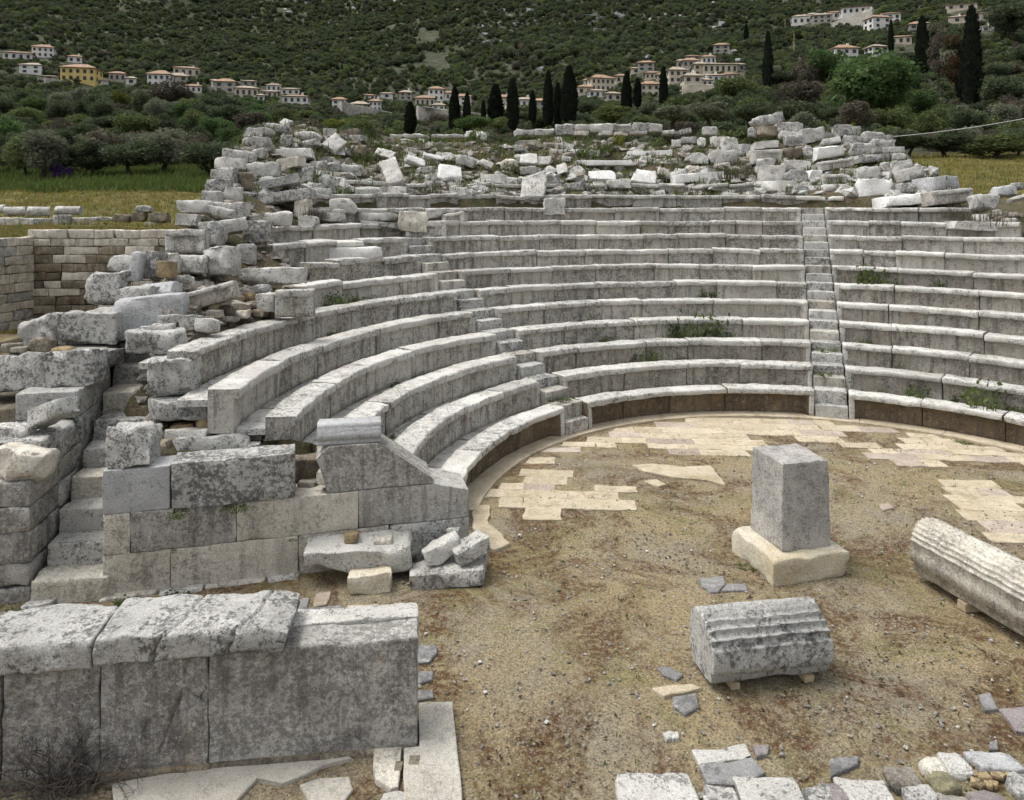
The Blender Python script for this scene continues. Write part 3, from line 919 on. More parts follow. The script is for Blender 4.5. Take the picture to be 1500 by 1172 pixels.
# ------------------------------------------------------------------ loose stones: one routine for all
TS = {'n': 0}
def stone(x0, y0, x1, y1, k, mat, name, label, rot=0.0, Y=None, yaw=None, d=None, cat=None, group=None, lean=None, off=-0.22):
    """A loose stone seen in the photo between (x0,y0) and (x1,y1): b block, r boulder, s leaning slab, c bench block."""
    TS['n'] += 1
    seed = 1000 + TS['n']
    rg = random.Random(seed)
    if Y is None:
        Y = on_cone((x0 + x1) / 2, y1, off).y
    sc = Y / FPX
    W, Hh = (x1 - x0) * sc, (y1 - y0) * sc
    if d is None:
        d = min(0.75, max(0.28, 0.55 * W)) if k != 's' else min(0.26, max(0.12, 0.25 * W))
    zb = CAMH + (HORIZ - y1) * sc
    lean = (R_(-38) if k == 's' else R_(-rg.uniform(2, 12))) if lean is None else R_(lean)
    if k != 's' and y0 > HORIZ + 2:
        Hh = max(0.5 * Hh, CAMH - (y0 - HORIZ) * (Y + d) / FPX - zb)
    th = R_(rot)
    c, s_ = math.cos(th), abs(math.sin(th))
    c2 = c * c - s_ * s_
    if abs(rot) < 33 and c2 > 0.35:
        w, h = (W * c - Hh * s_) / c2, (Hh * c - W * s_) / c2
        w, h = max(w, 0.45 * W), max(h, 0.35 * Hh)
    else:
        w, h = 0.78 * W, 0.78 * Hh
    if k == 's':
        h /= math.cos(lean) * 0.98
    elif k == 'b' or k == 'c':
        h *= 1.02
    if mat == 'pale' and k != 's':
        mat = rg.choices(['pale', 'grey', 'warm'], [0.58, 0.27, 0.15])[0]
    yaw = R_(rg.uniform(-14, 14)) if yaw is None else R_(yaw)
    big = max(w, h)
    sg = max(0.055, big / 11)
    if k == 'b':
        me = rough_box(name, (w, d, h), M[mat], seed, seg=sg, r=min(0.06, 0.11 * min(w, h)), amp=min(0.035, 0.06 * min(w, h)), form=0.15, cuts=rg.choice((1, 2, 3, 4)), chip=1.8)
    elif k == 's':
        me = rough_box(name, (w, d, h), M[mat], seed, seg=sg, r=min(0.05, 0.2 * d), amp=0.02, form=0.12, cuts=3, chip=1.2)
    elif k == 'c':
        me = seat_block_mesh(name, w, 40.0, h, seed, True, True, 0.05, depth=max(d, 0.35), recess=0.06, lip=min(0.13, h * 0.3), mats=[M['pale'], M[mat]], seg=sg)
    else:
        me = boulder(name, (w, d, h), M[mat], seed)
    Ym = Y + (0 if k == 'c' else d * 0.5)
    o = obj(name, me)
    cen = Vector(((x0 + x1) / 2 / 1 - 750, 0, 0)) * sc
    cen.y, cen.z = Ym, zb + (y1 - y0) * sc / 2 if k == 's' else zb + Hh / 2
    Rm = Euler((lean, -th, yaw), 'XYZ').to_matrix()
    o.rotation_euler = (lean, -th, yaw)
    o.location = cen - Rm @ Vector((0, 0, h / 2))
    tag(o, label, cat or {'b': "stone block", 'r': "boulder", 's': "stone slab", 'c': "bench block"}[k], group)
    return o

def pz(t, ox, oy, k):
    """a box read off an enlarged crop of the photo -> photo pixels"""
    return tuple(v / k + o for v, o in zip(t, (ox, oy, ox, oy)))

# around the steps and the wall's left end
stone(150, 612, 212, 690, 'b', 'grey', "corner_block", "squat upright block with hollowed top on the parodos wall's left corner", Y=8.62, yaw=10, d=0.55)
stone(199, 570, 303, 619, 'b', 'grey', "coping_block", "thick lichened block overhanging a dark hollow beside the steps", Y=9.75, yaw=4, d=0.75, lean=0)
stone(212, 520, 276, 582, 'b', 'grey', "square_block", "square grey block standing on the thick overhanging block", Y=9.95, yaw=3, d=0.42, lean=0)
stone(244, 616, 277, 636, 'r', 'ochre', "cobble", "rounded ochre cobble under the thick overhanging block", Y=9.75)
stone(280, 607, 307, 633, 'r', 'ochre', "cobble", "pitted ochre stone wedged right of the rounded cobble under the overhang", Y=9.75)
stone(238, 622, 312, 654, 'b', 'pale', "flat_stone", "flat white stone packed below the two ochre cobbles", Y=9.62, rot=3, d=0.2)
stone(248, 632, 364, 672, 'b', 'pale', "broken_slab", "broken white slab lying behind the parodos wall's top course", Y=9.46, rot=3, d=0.22)
stone(358, 645, 376, 663, 'r', 'grey', "cobble", "small grey cobble at the end of the white broken slab", Y=9.5)
stone(214, 640, 246, 672, 'r', 'brown', "rubble_stone", "brown rubble stone in the hollow behind the corner block", Y=9.4)
stone(20, 575, 98, 638, 'b', 'grey', "tilted_block", "tilted smooth grey block leaning on the stair wall", Y=8.95, rot=24, d=0.35, yaw=-15)
o = stone(-14, 643, 58, 712, 'r', 'warm', "column_drum", "round yellowish lichen drum end lying on the stair wall", Y=8.42, d=0.45, cat="column drum")
stone(-25, 618, 38, 652, 'r', 'pale', "pale_stone", "pale flattish stone behind the round yellowish drum", Y=8.9)
stone(-40, 512, 64, 580, 'b', 'grey', "long_block", "long speckled block ending at the picture's left edge, above the tilted block", Y=9.9, rot=3, d=0.5, yaw=8)
stone(62, 508, 134, 572, 'b', 'grey', "speckled_block", "speckled block right of the long one above the tilted grey block", Y=9.95, rot=4, d=0.5, yaw=8)
stone(98, 508, 160, 540, 'b', 'grey', "low_block", "low block tucked beneath the huge rounded block", Y=10.6, d=0.4)
stone(69, 452, 164, 508, 'b', 'grey', "huge_block", "huge rounded grey block capping the stair wall", Y=10.9, d=0.8, yaw=6, rot=0)
stone(20, 455, 78, 520, 'b', 'grey', "sloping_block", "long sloping block left of the huge rounded block", Y=11.0, rot=20, d=0.5)
stone(38, 492, 70, 522, 'r', 'brown', "rubble_stone", "jagged brown stone below the long sloping block", Y=10.6)
stone(28, 519, 58, 531, 'r', 'ochre', "cobble", "bright ochre cobble below the jagged brown stone", Y=10.45)
stone(70, 506, 98, 526, 'r', 'ochre', "rubble_stone", "ochre rubble under the left end of the huge rounded block", Y=10.6)
for i, (x0, y0, x1, y1) in enumerate([(0, 500, 16, 520), (12, 505, 30, 518), (0, 515, 22, 535), (-5, 600, 22, 626), (0, 655, 40, 700)]):
    stone(x0, y0, x1, y1, 'r', 'rubble', "rubble_stone", "small grey rubble stone among weeds at the stair wall's left", Y=10.4 - 0.7 * (i > 2), group="rubble by the stair wall")
stone(157, 428, 262, 500, 'b', 'dressed', "wall_stone", "smooth long block running back from the huge rounded block", Y=11.25, rot=5, d=0.5, yaw=12)
stone(170, 480, 262, 522, 'r', 'grey', "boat_shaped_stone", "boat shaped stone with flat top carrying small pebbles above the steps", Y=10.5, d=0.5, yaw=3)
for i, (x0, y0, x1, y1) in enumerate([(201, 476, 222, 492), (220, 473, 255, 490), (219, 484, 236, 493), (206, 482, 216, 490)]):
    stone(x0, y0, x1, y1, 'r', 'pale', "pebble", "pale pebble lying on the boat shaped stone", Y=10.75, group="pebbles on the boat shaped stone", d=0.15)
stone(230, 459, 287, 488, 'b', 'grey', "speckled_block", "speckled flat block behind the pebbles above the steps", Y=11.2)
stone(282, 465, 314, 489, 'b', 'pale', "white_cube", "small white cube like block at the sixth bench row's end", Y=11.1)
stone(119, 398, 173, 446, 'b', 'grey', "upright_drum", "upright weathered drum like block on the smooth long block", Y=11.9, d=0.5)
stone(154, 373, 204, 400, 'r', 'grey', "rounded_block", "rounded block with broken face behind the upright drum like block", Y=12.4, d=0.4)
stone(184, 368, 204, 414, 'b', 'dressed', "narrow_block", "narrow smooth upright block beside a speckled wall block", Y=12.25, d=0.35, rot=-6)
stone(172, 395, 190, 414, 'b', 'grey', "small_block", "small grey block in the gap left of the narrow upright block", Y=12.2, d=0.3)
stone(171, 416, 222, 448, 'b', 'grey', "rough_block", "rough grey block right of the upright drum like block", Y=11.8, d=0.4, rot=4)
stone(200, 368, 237, 410, 'b', 'grey', "speckled_block", "speckled squarish block behind the narrow upright block", Y=12.5, d=0.4)
stone(196, 411, 251, 444, 'b', 'dressed', "bluish_block", "smooth bluish block below the ochre stained stone", Y=12.0, d=0.5, rot=4)
stone(228, 382, 249, 409, 'b', 'ochre', "ochre_stained_stone", "ochre stained stone set in the left flank stones", Y=12.4, d=0.3)
stone(238, 370, 259, 402, 'r', 'pale', "rounded_stone", "rounded pale stone right of the ochre stained stone", Y=12.7)
stone(258, 372, 296, 402, 'b', 'pale', "pale_block", "pale block left of the six sided boulder", Y=12.9, d=0.35)
stone(294, 361, 342, 406, 'r', 'grey', "six_sided_boulder", "big six sided grey boulder on the left flank", Y=13.2, d=0.5)
stone(243, 335, 298, 370, 'c', 'seat', "fallen_bench_block", "upright bench block with broken corner above the pale flank block", Y=13.7, yaw=6)
stone(290, 326, 324, 360, 'b', 'pale', "upright_block", "upright pale block beside the bench block with broken corner", Y=14.3, d=0.4)
stone(281, 318, 354, 348, 'b', 'pale', "diagonal_block", "long pale block slanting away over the upright pale block", Y=14.9, rot=9, yaw=20)
stone(300, 300, 344, 323, 'r', 'grey', "slanting_stone", "slanting grey stone lying on the flank's long white block", Y=15.2, rot=-14)
stone(255, 314, 288, 332, 'b', 'grey', "dark_block", "dark block under the flank's long white block", Y=15.2)
stone(256, 294, 305, 314, 'b', 'pale', "long_white_block", "long white block jutting at the left flank's edge", Y=15.6)
stone(305, 297, 355, 320, 'b', 'pale', "plain_block", "plain pale block behind the slanting grey stone", Y=15.9)
stone(257, 407, 345, 458, 'c', 'seat', "tilted_bench_block", "long cracked bench block tilted up to the right on the flank", Y=12.0, rot=16, yaw=14, d=0.4)
stone(345, 391, 443, 418, 'b', 'pale', "shattered_block", "shattered long block at the eighth bench row's left end", Y=14.0, d=0.4)
stone(363, 416, 392, 435, 'r', 'pale', "white_rubble", "white rubble piece above two broken bench ends", Y=13.4)
stone(375, 428, 407, 458, 'b', 'pale', "broken_end", "left one of two broken white bench ends in rubble", Y=12.9, yaw=-20)
stone(404, 422, 458, 464, 'c', 'seat', "broken_end", "right one of two broken white bench ends in rubble", Y=12.9, yaw=10)
stone(249, 403, 277, 417, 'r', 'pale', "rubble_stone", "pale rubble stone over the long cracked bench block", Y=12.6)
stone(342, 357, 371, 388, 'b', 'grey', "end_block", "grey end block of the ninth bench row", Y=14.9, yaw=8)
stone(356, 324, 391, 356, 'b', 'pale', "end_block", "white split block at the tenth bench row's left end", Y=15.6)
stone(382, 311, 426, 332, 'r', 'pale', "low_stone", "low pale stone above the white split block", Y=16.5)
# rubble in the hollow of the left flank
RUB = [(330, 432, 352, 444), (336, 440, 362, 460), (300, 452, 322, 468), (318, 446, 340, 464), (352, 428, 372, 444), (358, 440, 380, 456), (342, 452, 362, 468), (365, 452, 388, 466), (372, 430, 386, 442), (325, 438, 346, 450), (330, 426, 344, 436), (296, 462, 312, 474), (388, 452, 404, 466), (322, 462, 344, 474)]
for i, t in enumerate(RUB):
    stone(*t, 'r', ['ochre', 'rubble', 'pale', 'brown'][i % 4], "rubble_stone", "cobble of the ochre and white rubble heap below the tilted bench block", group="ochre rubble heap")

for i, t in enumerate([(318, 628, 342, 646), (338, 622, 362, 644), (362, 628, 384, 648), (384, 634, 408, 654), (404, 640, 430, 660), (210, 620, 236, 642), (226, 636, 250, 656), (300, 634, 322, 650), (376, 648, 400, 664), (412, 655, 436, 672)]):
    stone(*t, 'r', ['ochre', 'brown', 'rubble', 'ochre', 'pale'][i % 5], "rubble_stone", "rubble stone packed under the broken bench ends above the parodos wall", Y=9.85, group="rubble under the bench ends", d=0.22)
# molded block on the sloping cap of the parodos wall
prof = [(-0.17, 0.0), (0.17, 0.0), (0.17, 0.24), (-0.11, 0.24), (-0.125, 0.215), (-0.125, 0.19), (-0.15, 0.175), (-0.15, 0.15), (-0.17, 0.135), (-0.17, 0.06), (-0.145, 0.05), (-0.15, 0.03)]
me = extrude("moulded_block", dense(prof, 0.05), 0.80, M['dressed'], 61, amp=0.004)
o = obj("moulded_block", me)
p = Vector(W0) + Wd * S(513) + Vector((-math.sin(WA), math.cos(WA), 0)) * 0.20
o.location = (p.x, p.y, 1.565)
o.rotation_euler = (0, 0, WA - 0.06)
tag(o, "small bluish moulded block lying on the parodos wall's sloping cap", "moulded block")

# stones dumped against the wall
stone(506, 828, 572, 874, 'b', 'pbase', "banded_stone", "ochre banded stone propping the long L shaped block", Y=8.60, d=0.28, yaw=10)
def lshape(V):
    t = np.clip((-V[:, 0] - 0.0) / 0.5, 0, 1)
    V[:, 2] = V[:, 2] * (1 - 0.45 * t) + 0.17 * t
    return V
me = rough_box("l_shaped_block", (1.30, 0.52, 0.32), M['pale'], 71, seg=0.06, r=0.06, amp=0.03, form=0.10, cuts=2, chip=1.2, warp=lshape)
o = obj("l_shaped_block", me, None, (-1.90, 9.08, 0.09), (R_(4), R_(1), R_(9)))
tag(o, "pale broken L shaped block propped against the parodos wall", "stone block")
stone(501, 774, 523, 799, 'r', 'ochre', "ochre_stone", "small ochre stone lying on the L shaped block", Y=9.02, d=0.2)
stone(545, 781, 573, 807, 'r', 'pale', "white_stone", "small pointed white stone lying on the L shaped block", Y=9.0, d=0.2)
stone(596, 812, 720, 868, 'b', 'pale', "flat_block", "flat pale block on the ground carrying two rough blocks", Y=8.72, d=0.62, yaw=6, rot=3, lean=-3)
stone(614, 774, 676, 834, 'b', 'pale', "tilted_rock", "left rough block tilted on the flat pale block", Y=8.95, d=0.3, rot=22, yaw=20)
stone(660, 774, 720, 829, 'b', 'pale', "tilted_rock", "right rough block tilted on the flat pale block", Y=8.9, d=0.32, rot=20, yaw=24)
stone(654, 771, 672, 785, 'r', 'pale', "white_stone", "tiny white stone perched on the left tilted block", Y=9.2, d=0.14)
stone(594, 804, 612, 818, 'r', 'grey', "grey_pebble", "grey pebble between the L shaped block and the flat block", Y=9.3, d=0.15)
stone(520, 876, 533, 888, 'r', 'pale', "white_pebble", "white pebble on the earth before the banded stone", Y=8.5, d=0.1)
stone(26, 882, 64, 902, 'r', 'grey', "cobble", "grey rounded cobble by the foot of the steps", Y=8.2, d=0.3)
stone(432, 700, 462, 716, 'r', 'rubble', "rubble_stone", "grey rubble in the gap of the parodos wall", Y=9.35)
stone(462, 680, 482, 716, 'r', 'pale', "rubble_stone", "pale jagged stone at the sloping cap's broken end", Y=9.15, d=0.3)

# ------------------------------------------------------------------ the stage wall in front
fw = thing("stage_wall", "foreground wall of dark weathered orthostates with heavy capping blocks", "wall", (-0.80, 6.126, 0), R_(6.9))
FA = math.tan(R_(6.9))
def fs(px):                                     # along the wall (0 at the right end) for a photo column
    u = (px - 750) / FPX
    X = (6.126 + 0.80 * FA) * u / (1 - FA * u)
    return (X + 0.80) / math.cos(R_(6.9))
def oblock(a, b, z0, z1, mat, seed, y0=0.0, d=0.36, name="wall_block", **kw):
    s0, s1 = fs(a) + 0.003, fs(b) - 0.003
    me = rough_box(name, (s1 - s0, d, z1 - z0), M[mat], seed, seg=kw.pop('seg', 0.045), r=kw.pop('r', 0.018), amp=kw.pop('amp', 0.008), **kw)
    o = obj(name, me, fw, ((s0 + s1) / 2, y0 + d / 2, z0))
    return o
oblock(2, 146, 0.0, 0.905, 'ortho', 601)
wm = fs(305) - fs(146)
crack = [([(0.26, 0.905), (0.22, 0.74), (0.20, 0.60), (0.12, 0.40), (0.02, 0.14)], 0.016, 0.035), ([(0.24, 0.66), (0.42, 0.50)], 0.014, 0.03), ([(0.40, 0.66), (0.34, 0.56)], 0.012, 0.02), ([(-0.06, 0.28), (-0.09, 0.36), (-0.02, 0.43), (0.08, 0.45)], 0.012, 0.02), ([(-0.42, 0.15), (0.42, 0.13)], 0.010, 0.012)]
oblock(146, 305, 0.0, 0.915, 'ortho', 602, seg=0.016, groove=crack)
crack2 = [([(0.28, 0.18), (0.36, 0.12), (0.50, 0.03)], 0.012, 0.03), ([(-0.42, 0.55), (-0.43, 0.30), (-0.45, 0.10)], 0.010, 0.010)]
oblock(305, 612, 0.0, 0.94, 'ortho', 603, seg=0.022, groove=crack2, d=0.30, amp=0.010)
oblock(286, 612, 0.62, 0.955, 'pale', 604, y0=0.315, d=0.24, r=0.02, amp=0.012)
oblock(146, 286, 0.30, 0.90, 'grey', 605, y0=0.37, d=0.2)
oblock(-40, 141, 0.915, 1.15, 'grey', 606, y0=-0.07, d=0.58, r=0.04, amp=0.018, name="cap_block", form=0.03)
# the broken cap: three pieces with open cracks between
def skew(k0, k1):
    def f(V):
        w = V[:, 0].max() - V[:, 0].min()
        t = V[:, 0] / w
        zz = V[:, 2] / max(V[:, 2].max(), 1e-6)
        yy = V[:, 1]
        V[:, 0] += np.where(t > 0.25, k1 * (zz + yy * 1.6 - 0.5), np.where(t < -0.25, k0 * (zz + yy * 1.6 - 0.5), 0)) * np.clip((np.abs(t) - 0.25) * 4, 0, 1)
        return V
    return f
wc = fs(428) - fs(144) - 0.006
def capcrack(V):
    """two cracks running up the front face and on across the top of the cap"""
    top = V[:, 2].max()
    jig = 0.014 * np.stack([vnoise(V * 17, 3), vnoise(V * 17 + 5, 4)], 1)
    for fr_, tp_ in (([(0.290, 0.0), (0.295, 0.07), (0.345, 0.24)], [(0.345, -0.31), (0.40, -0.12), (0.445, 0.31)]), ([(0.675, 0.0), (0.685, 0.10), (0.72, 0.24)], [(0.72, -0.31), (0.745, -0.16), (0.80, 0.0), (0.83, 0.31)])):
        for pl, sel, ax, sign in ((fr_, V[:, 1] < -0.24, 2, 0), (tp_, V[:, 2] > top - 0.07, 1, 1)):
            pl = np.array([((x - 0.5) * wc, y) for x, y in pl])
            P2 = V[:, (0, ax)] + jig
            dm = np.full(len(V), 9.0)
            for q0, q1 in zip(pl[:-1], pl[1:]):
                ab = q1 - q0
                t = np.clip(((P2 - q0) @ ab) / (ab @ ab), 0, 1)
                dm = np.minimum(dm, np.linalg.norm(P2 - q0 - t[:, None] * ab, axis=1))
            g = 0.05 * np.clip(1 - dm / 0.017, 0, 1)
            if sign:
                V[:, 2] -= np.where(sel, g, 0)
            else:
                V[:, 1] += np.where(sel, g, 0)
    x = V[:, 0] / wc + 0.5
    V[:, 2] -= 0.05 * np.clip((x - 0.86) / 0.14, 0, 1) * (V[:, 2] > 0.12)
    V[:, 0] -= 0.10 * np.clip((x - 0.9) / 0.1, 0, 1) * np.clip(0.2 - V[:, 2], 0, 1) * 3
    return V
oblock(144, 428, 0.945, 1.165, 'grey', 607, y0=-0.08, d=0.60, r=0.03, amp=0.016, seg=0.017, name="cap_block", warp=capcrack)
oblock(-40, 612, -0.08, 0.05, 'brown', 610, y0=-0.035, d=0.42, r=0.03, amp=0.012, seg=0.09, name="footing_stone")
oblock(-190, 0, 0.0, 0.90, 'ortho', 611, seg=0.09)
oblock(-190, -43, 0.915, 1.14, 'grey', 612, y0=-0.05, d=0.56, r=0.04, amp=0.018, name="cap_block", seg=0.09)

# ------------------------------------------------------------------ things standing and lying in the orchestra
pil = thing("pedestal", "tapered grey stone pillar standing on a yellowed square base", "pillar", (3.56, 9.37, 0), R_(13.5))
obj("base_block", rough_box("base_block", (1.06, 0.98, 0.36), M['pbase'], 801, seg=0.045, r=0.035, amp=0.012, chip=1.4), pil, (0, 0, -0.05))
def tap(V):
    t = V[:, 2:3] / 1.09
    V[:, :2] *= 1 - 0.045 * t
    return V
obj("shaft", rough_box("shaft", (0.69, 0.71, 1.085), M['pillar'], 802, seg=0.045, r=0.016, amp=0.006, warp=tap), pil, (0.04, 0.03, 0.311))

# short fluted block
def flutes(n, y0, y1, z0, z1, dep, out=1):
    """a fluted quarter from (y0,z0) round to (y1,z1)"""
    pts = []
    for i in range(n):
        for j in range(6):
            t = (i + j / 6) / n
            a = t * math.pi / 2
            r = 1 - dep * math.sin(math.pi * j / 6) - (0.02 if j == 0 else 0)
            pts.append((y0 + (y1 - y0) * (1 - math.cos(a)) * r + 0, z0 + (z1 - z0) * math.sin(a) * r))
    pts.append((y1, z1))
    return pts
ridge = []
for i in range(6):                                  # six flutes rolling over the upper front edge
    def arc(k):
        t = R_(166 - 16.0 * k)
        return -0.085 + 0.300 * math.cos(t), 0.285 + 0.300 * math.sin(t)
    (ya, za), (yb, zb_) = arc(i), arc(i + 1)
    ny, nz = (zb_ - za), -(yb - ya)
    ln = math.hypot(ny, nz)
    for j in range(6):
        t = j / 6
        dd = 0.026 * math.sin(math.pi * t) ** 0.6 if j else -0.010
        ridge.append((ya + (yb - ya) * t + ny / ln * dd, za + (zb_ - za) * t + nz / ln * dd))
pf = [(-0.20, 0.0), (-0.29, 0.01), (-0.318, 0.04), (-0.325, 0.09), (-0.33, 0.125), (-0.345, 0.13), (-0.385, 0.135), (-0.388, 0.19), (-0.389, 0.25), (-0.386, 0.31), (-0.384, 0.345)] + ridge + [(0.03, 0.565), (0.10, 0.53), (0.17, 0.45), (0.20, 0.30), (0.18, 0.1), (0.10, 0.0)]
def worn(V):
    n = np.clip(fbm(V * 2.2 + 3, 8, 3) - 0.25, 0, 1)
    low = np.clip(0.42 - V[:, 2], 0, 1) * 2
    V[:, 1] += np.where(V[:, 1] < -0.2, n * 0.07 * low, 0)
    return V
drum = thing("fluted_block", "short fluted column fragment lying on two timber props", "column drum", (2.43, 7.27, 0), R_(9))
obj("fluted_shaft", extrude("fluted_shaft", pf, 1.22, M['grey'], 810, seg=0.03, amp=0.009, mod=worn), drum, (0, 0, 0.05))
def prop(x, y, rz, L, w, h, label):
    o = obj("timber_prop", rough_box("timber_prop", (w, L, h), M['wood'], int(x * 100) % 97, seg=0.05, r=0.008, amp=0.003), None, (x, y, -0.005), (0, 0, R_(rz)))
    tag(o, label, "timber prop", "timber props under the fluted stones")
prop(2.06, 7.16, 14, 0.55, 0.09, 0.062, "pale timber prop under the left end of the short fluted fragment")
prop(2.80, 7.28, 14, 0.58, 0.10, 0.062, "pale timber prop under the right end of the short fluted fragment")

# long moulded block at the right
lp = [(-0.22, 0.0), (-0.25, 0.03), (-0.255, 0.13), (-0.31, 0.135), (-0.315, 0.28), (-0.315, 0.42)]
gr = [(-0.055 + 0.262 * math.cos(R_(176 - 14.0 * k)), 0.405 + 0.262 * math.sin(R_(176 - 14.0 * k))) for k in range(10)]
for (ya, za), (yb, zb_) in zip(gr[:-1], gr[1:]):
    ny, nz = (zb_ - za), -(yb - ya)
    ln = math.hypot(ny, nz)
    for j in range(5):
        t = j / 5
        dd = 0.015 * math.sin(math.pi * t) ** 0.6 if j else -0.006
        lp.append((ya + (yb - ya) * t + ny / ln * dd, za + (zb_ - za) * t + nz / ln * dd))
lp += [(0.17, 0.55), (0.23, 0.45), (0.25, 0.2), (0.2, 0.0)]
lp = dense(lp[:6], 0.05)[:-1][:14] + lp[6:] if False else lp
def worn2(V):
    n = np.clip(fbm(V * [1.6, 1, 1] + 9, 18, 3) - 0.1, 0, 1)
    V[:, 2] += np.where((V[:, 2] > 0.10) & (V[:, 2] < 0.2) & (V[:, 1] < -0.2), n * 0.06, 0)
    return V
lb = thing("long_moulded_block", "long pale block with moulded upper edge resting on small timber props", "moulded block", (5.03, 8.92, 0.0), R_(-74))
obj("moulded_shaft", extrude("moulded_shaft", lp, 4.6, M['warm'], 820, seg=0.05, amp=0.008, mod=worn2), lb, (2.28, 0.16, 0.09))
prop(5.42, 8.30, 6, 0.13, 0.62, 0.10, "brown timber prop under the long moulded block, near its far end")
prop(5.60, 7.38, 6, 0.12, 0.62, 0.10, "brown timber prop under the long moulded block, nearer the middle")

# ------------------------------------------------------------------ paving of the orchestra
pave = kind(obj("paving", None), "structure")
def inside(poly, x, y):
    c = False
    n = len(poly)
    for i in range(n):
        (x0, y0), (x1, y1) = poly[i], poly[(i + 1) % n]
        if (y0 > y) != (y1 > y) and x < (x1 - x0) * (y - y0) / (y1 - y0) + x0:
            c = not c
    return c
def slab_poly(pts, mat, seed, z=0.0, h=0.035, name="paving_slab", parent=None, rough=0.012):
    """a flagstone with a broken outline; pts in world x,y"""
    pts = dense(pts, 0.12)
    P = np.array(pts)
    P3 = np.concatenate([P, np.full((len(P), 1), seed * 3.1)], 1)
    P = P + rough * np.stack([fbm(P3 * 5, seed, 3), fbm(P3 * 5 + 7, seed + 1, 3)], 1)
    A = sum(P[i, 0] * P[(i + 1) % len(P), 1] - P[(i + 1) % len(P), 0] * P[i, 1] for i in range(len(P)))
    if A < 0:
        P = P[::-1]
    n = len(P)
    c = P.mean(0)
    d = (P - c)
    ln = np.linalg.norm(d, axis=1, keepdims=True)
    inn = P - d / ln * 0.012
    V = np.concatenate([np.c_[P, np.full(n, z - 0.03)], np.c_[P, np.full(n, z + h - 0.008)], np.c_[inn, np.full(n, z + h)]])
    V[:, :2] -= c
    i = np.arange(n)
    j = (i + 1) % n
    Q = np.concatenate([np.stack([i, j, n + j, n + i], 1), np.stack([n + i, n + j, 2 * n + j, 2 * n + i], 1)])
    me = mesh_np(name, V, [Q, (2 * n + i)[None, :]], M[mat], False)
    return obj(name, me, parent, (c[0], c[1], 0))
# curved kerb of long cream slabs at the foot of the first bench
a, sdn, i = R_(-84), 0, 0
rg = random.Random(5)
while a < R_(72):
    b = min(a + rg.uniform(0.9, 1.6) / R1, R_(72))
    n = 7
    g = 0.004
    ro, ri = R1 + 0.21, R1 - 0.16
    pts = [(CX + ro * math.sin(t), CY + ro * math.cos(t)) for t in np.linspace(a + g / R1, b - g / R1, n)] + [(CX + ri * math.sin(t), CY + ri * math.cos(t)) for t in np.linspace(b - g / R1, a + g / R1, n)]
    slab_poly(pts, 'cream', 830 + i, h=0.03, parent=pave, rough=0.004)
    a = b
    i += 1
endp = [on_z(*t) for t in [(693, 742), (716, 741), (717, 768), (745, 798), (722, 807), (705, 800), (690, 775)]]
slab_poly([(p.x, p.y) for p in endp], 'cream', 860, h=0.028, parent=pave, rough=0.03)
POLY = [
    [(716, 733), (733, 702), (765, 673), (810, 647), (870, 627), (960, 614.5), (1060, 609.5), (1180, 613), (1215, 622), (1200, 641), (1175, 642), (1150, 632), (1120, 627), (1100, 642), (1077, 664), (1042, 671), (1020, 670), (960, 656), (934, 649), (895, 651), (870, 656), (842, 649), (783, 663), (786, 686), (796, 700), (795, 713), (770, 714), (790, 738), (735, 747), (720, 764)],
    [(776, 730), (810, 721), (842, 717), (880, 715), (910, 716), (928, 714), (938, 729), (917, 746), (890, 754), (868, 749), (840, 743), (822, 757), (798, 757)],
    [(1180, 613), (1250, 621), (1330, 633), (1312, 634), (1250, 634), (1190, 636), (1205, 644), (1160, 642), (1138, 627)],
    [(1247, 647), (1265, 641), (1300, 661), (1332, 667), (1388, 684), (1350, 692), (1320, 682), (1280, 669)],
    [(1345, 634), (1400, 646), (1500, 669), (1540, 680), (1540, 690), (1470, 673), (1395, 678), (1360, 662), (1375, 656), (1348, 646)],
    [(1386, 705), (1430, 709), (1470, 721), (1520, 736), (1560, 780), (1500, 812), (1468, 796), (1458, 771), (1428, 746), (1418, 731)],
]
wp = [[tuple(on_z(*t).xy) for t in p] for p in POLY]
hole = [tuple(on_z(*t).xy) for t in [(1394, 646), (1432, 646), (1436, 655), (1398, 655)]]
rg = random.Random(17)
ang = R_(-4)
ca, sa = math.cos(ang), math.sin(ang)
v = -8.0
n_sl = 0
while v < 8.0:
    hh = rg.uniform(0.26, 0.42)
    uu = -9.0 + rg.uniform(0, 0.5)
    while uu < 9.0:
        ww = rg.uniform(0.35, 0.95)
        def tow(a, b): return (CX + a * ca - b * sa, CY + a * sa + b * ca)
        c = tow(uu + ww / 2, v + hh / 2)
        tst = [c, tow(uu + ww * 0.15, v + hh / 2), tow(uu + ww * 0.85, v + hh / 2)]
        ok = any(sum(inside(p, *t) for t in tst) >= (2 if pi in (1, 3, 5) else 1) for pi, p in enumerate(wp)) and not inside(hole, *c) and math.hypot(c[0] - CX, c[1] - CY) < R1 - 0.24
        if ok:
            e = -0.004
            cor = [tow(uu + e, v + e), tow(uu + ww - e, v + e), tow(uu + ww - e, v + hh - e), tow(uu + e, v + hh - e)]
            lim = R1 - 0.175
            fx = []
            for x, y in cor:
                r = math.hypot(x - CX, y - CY)
                if r > lim:
                    x, y = CX + (x - CX) * lim / r, CY + (y - CY) * lim / r
                fx.append((x, y))
            m = rg.choices(['cream', 'pinkish', 'slate'], [9, 1.6, 0.12])[0]
            slab_poly(fx, m, 2000 + n_sl, h=rg.uniform(0.004, 0.013), parent=pave, rough=0.028)
            n_sl += 1
        uu += ww
    v += hh
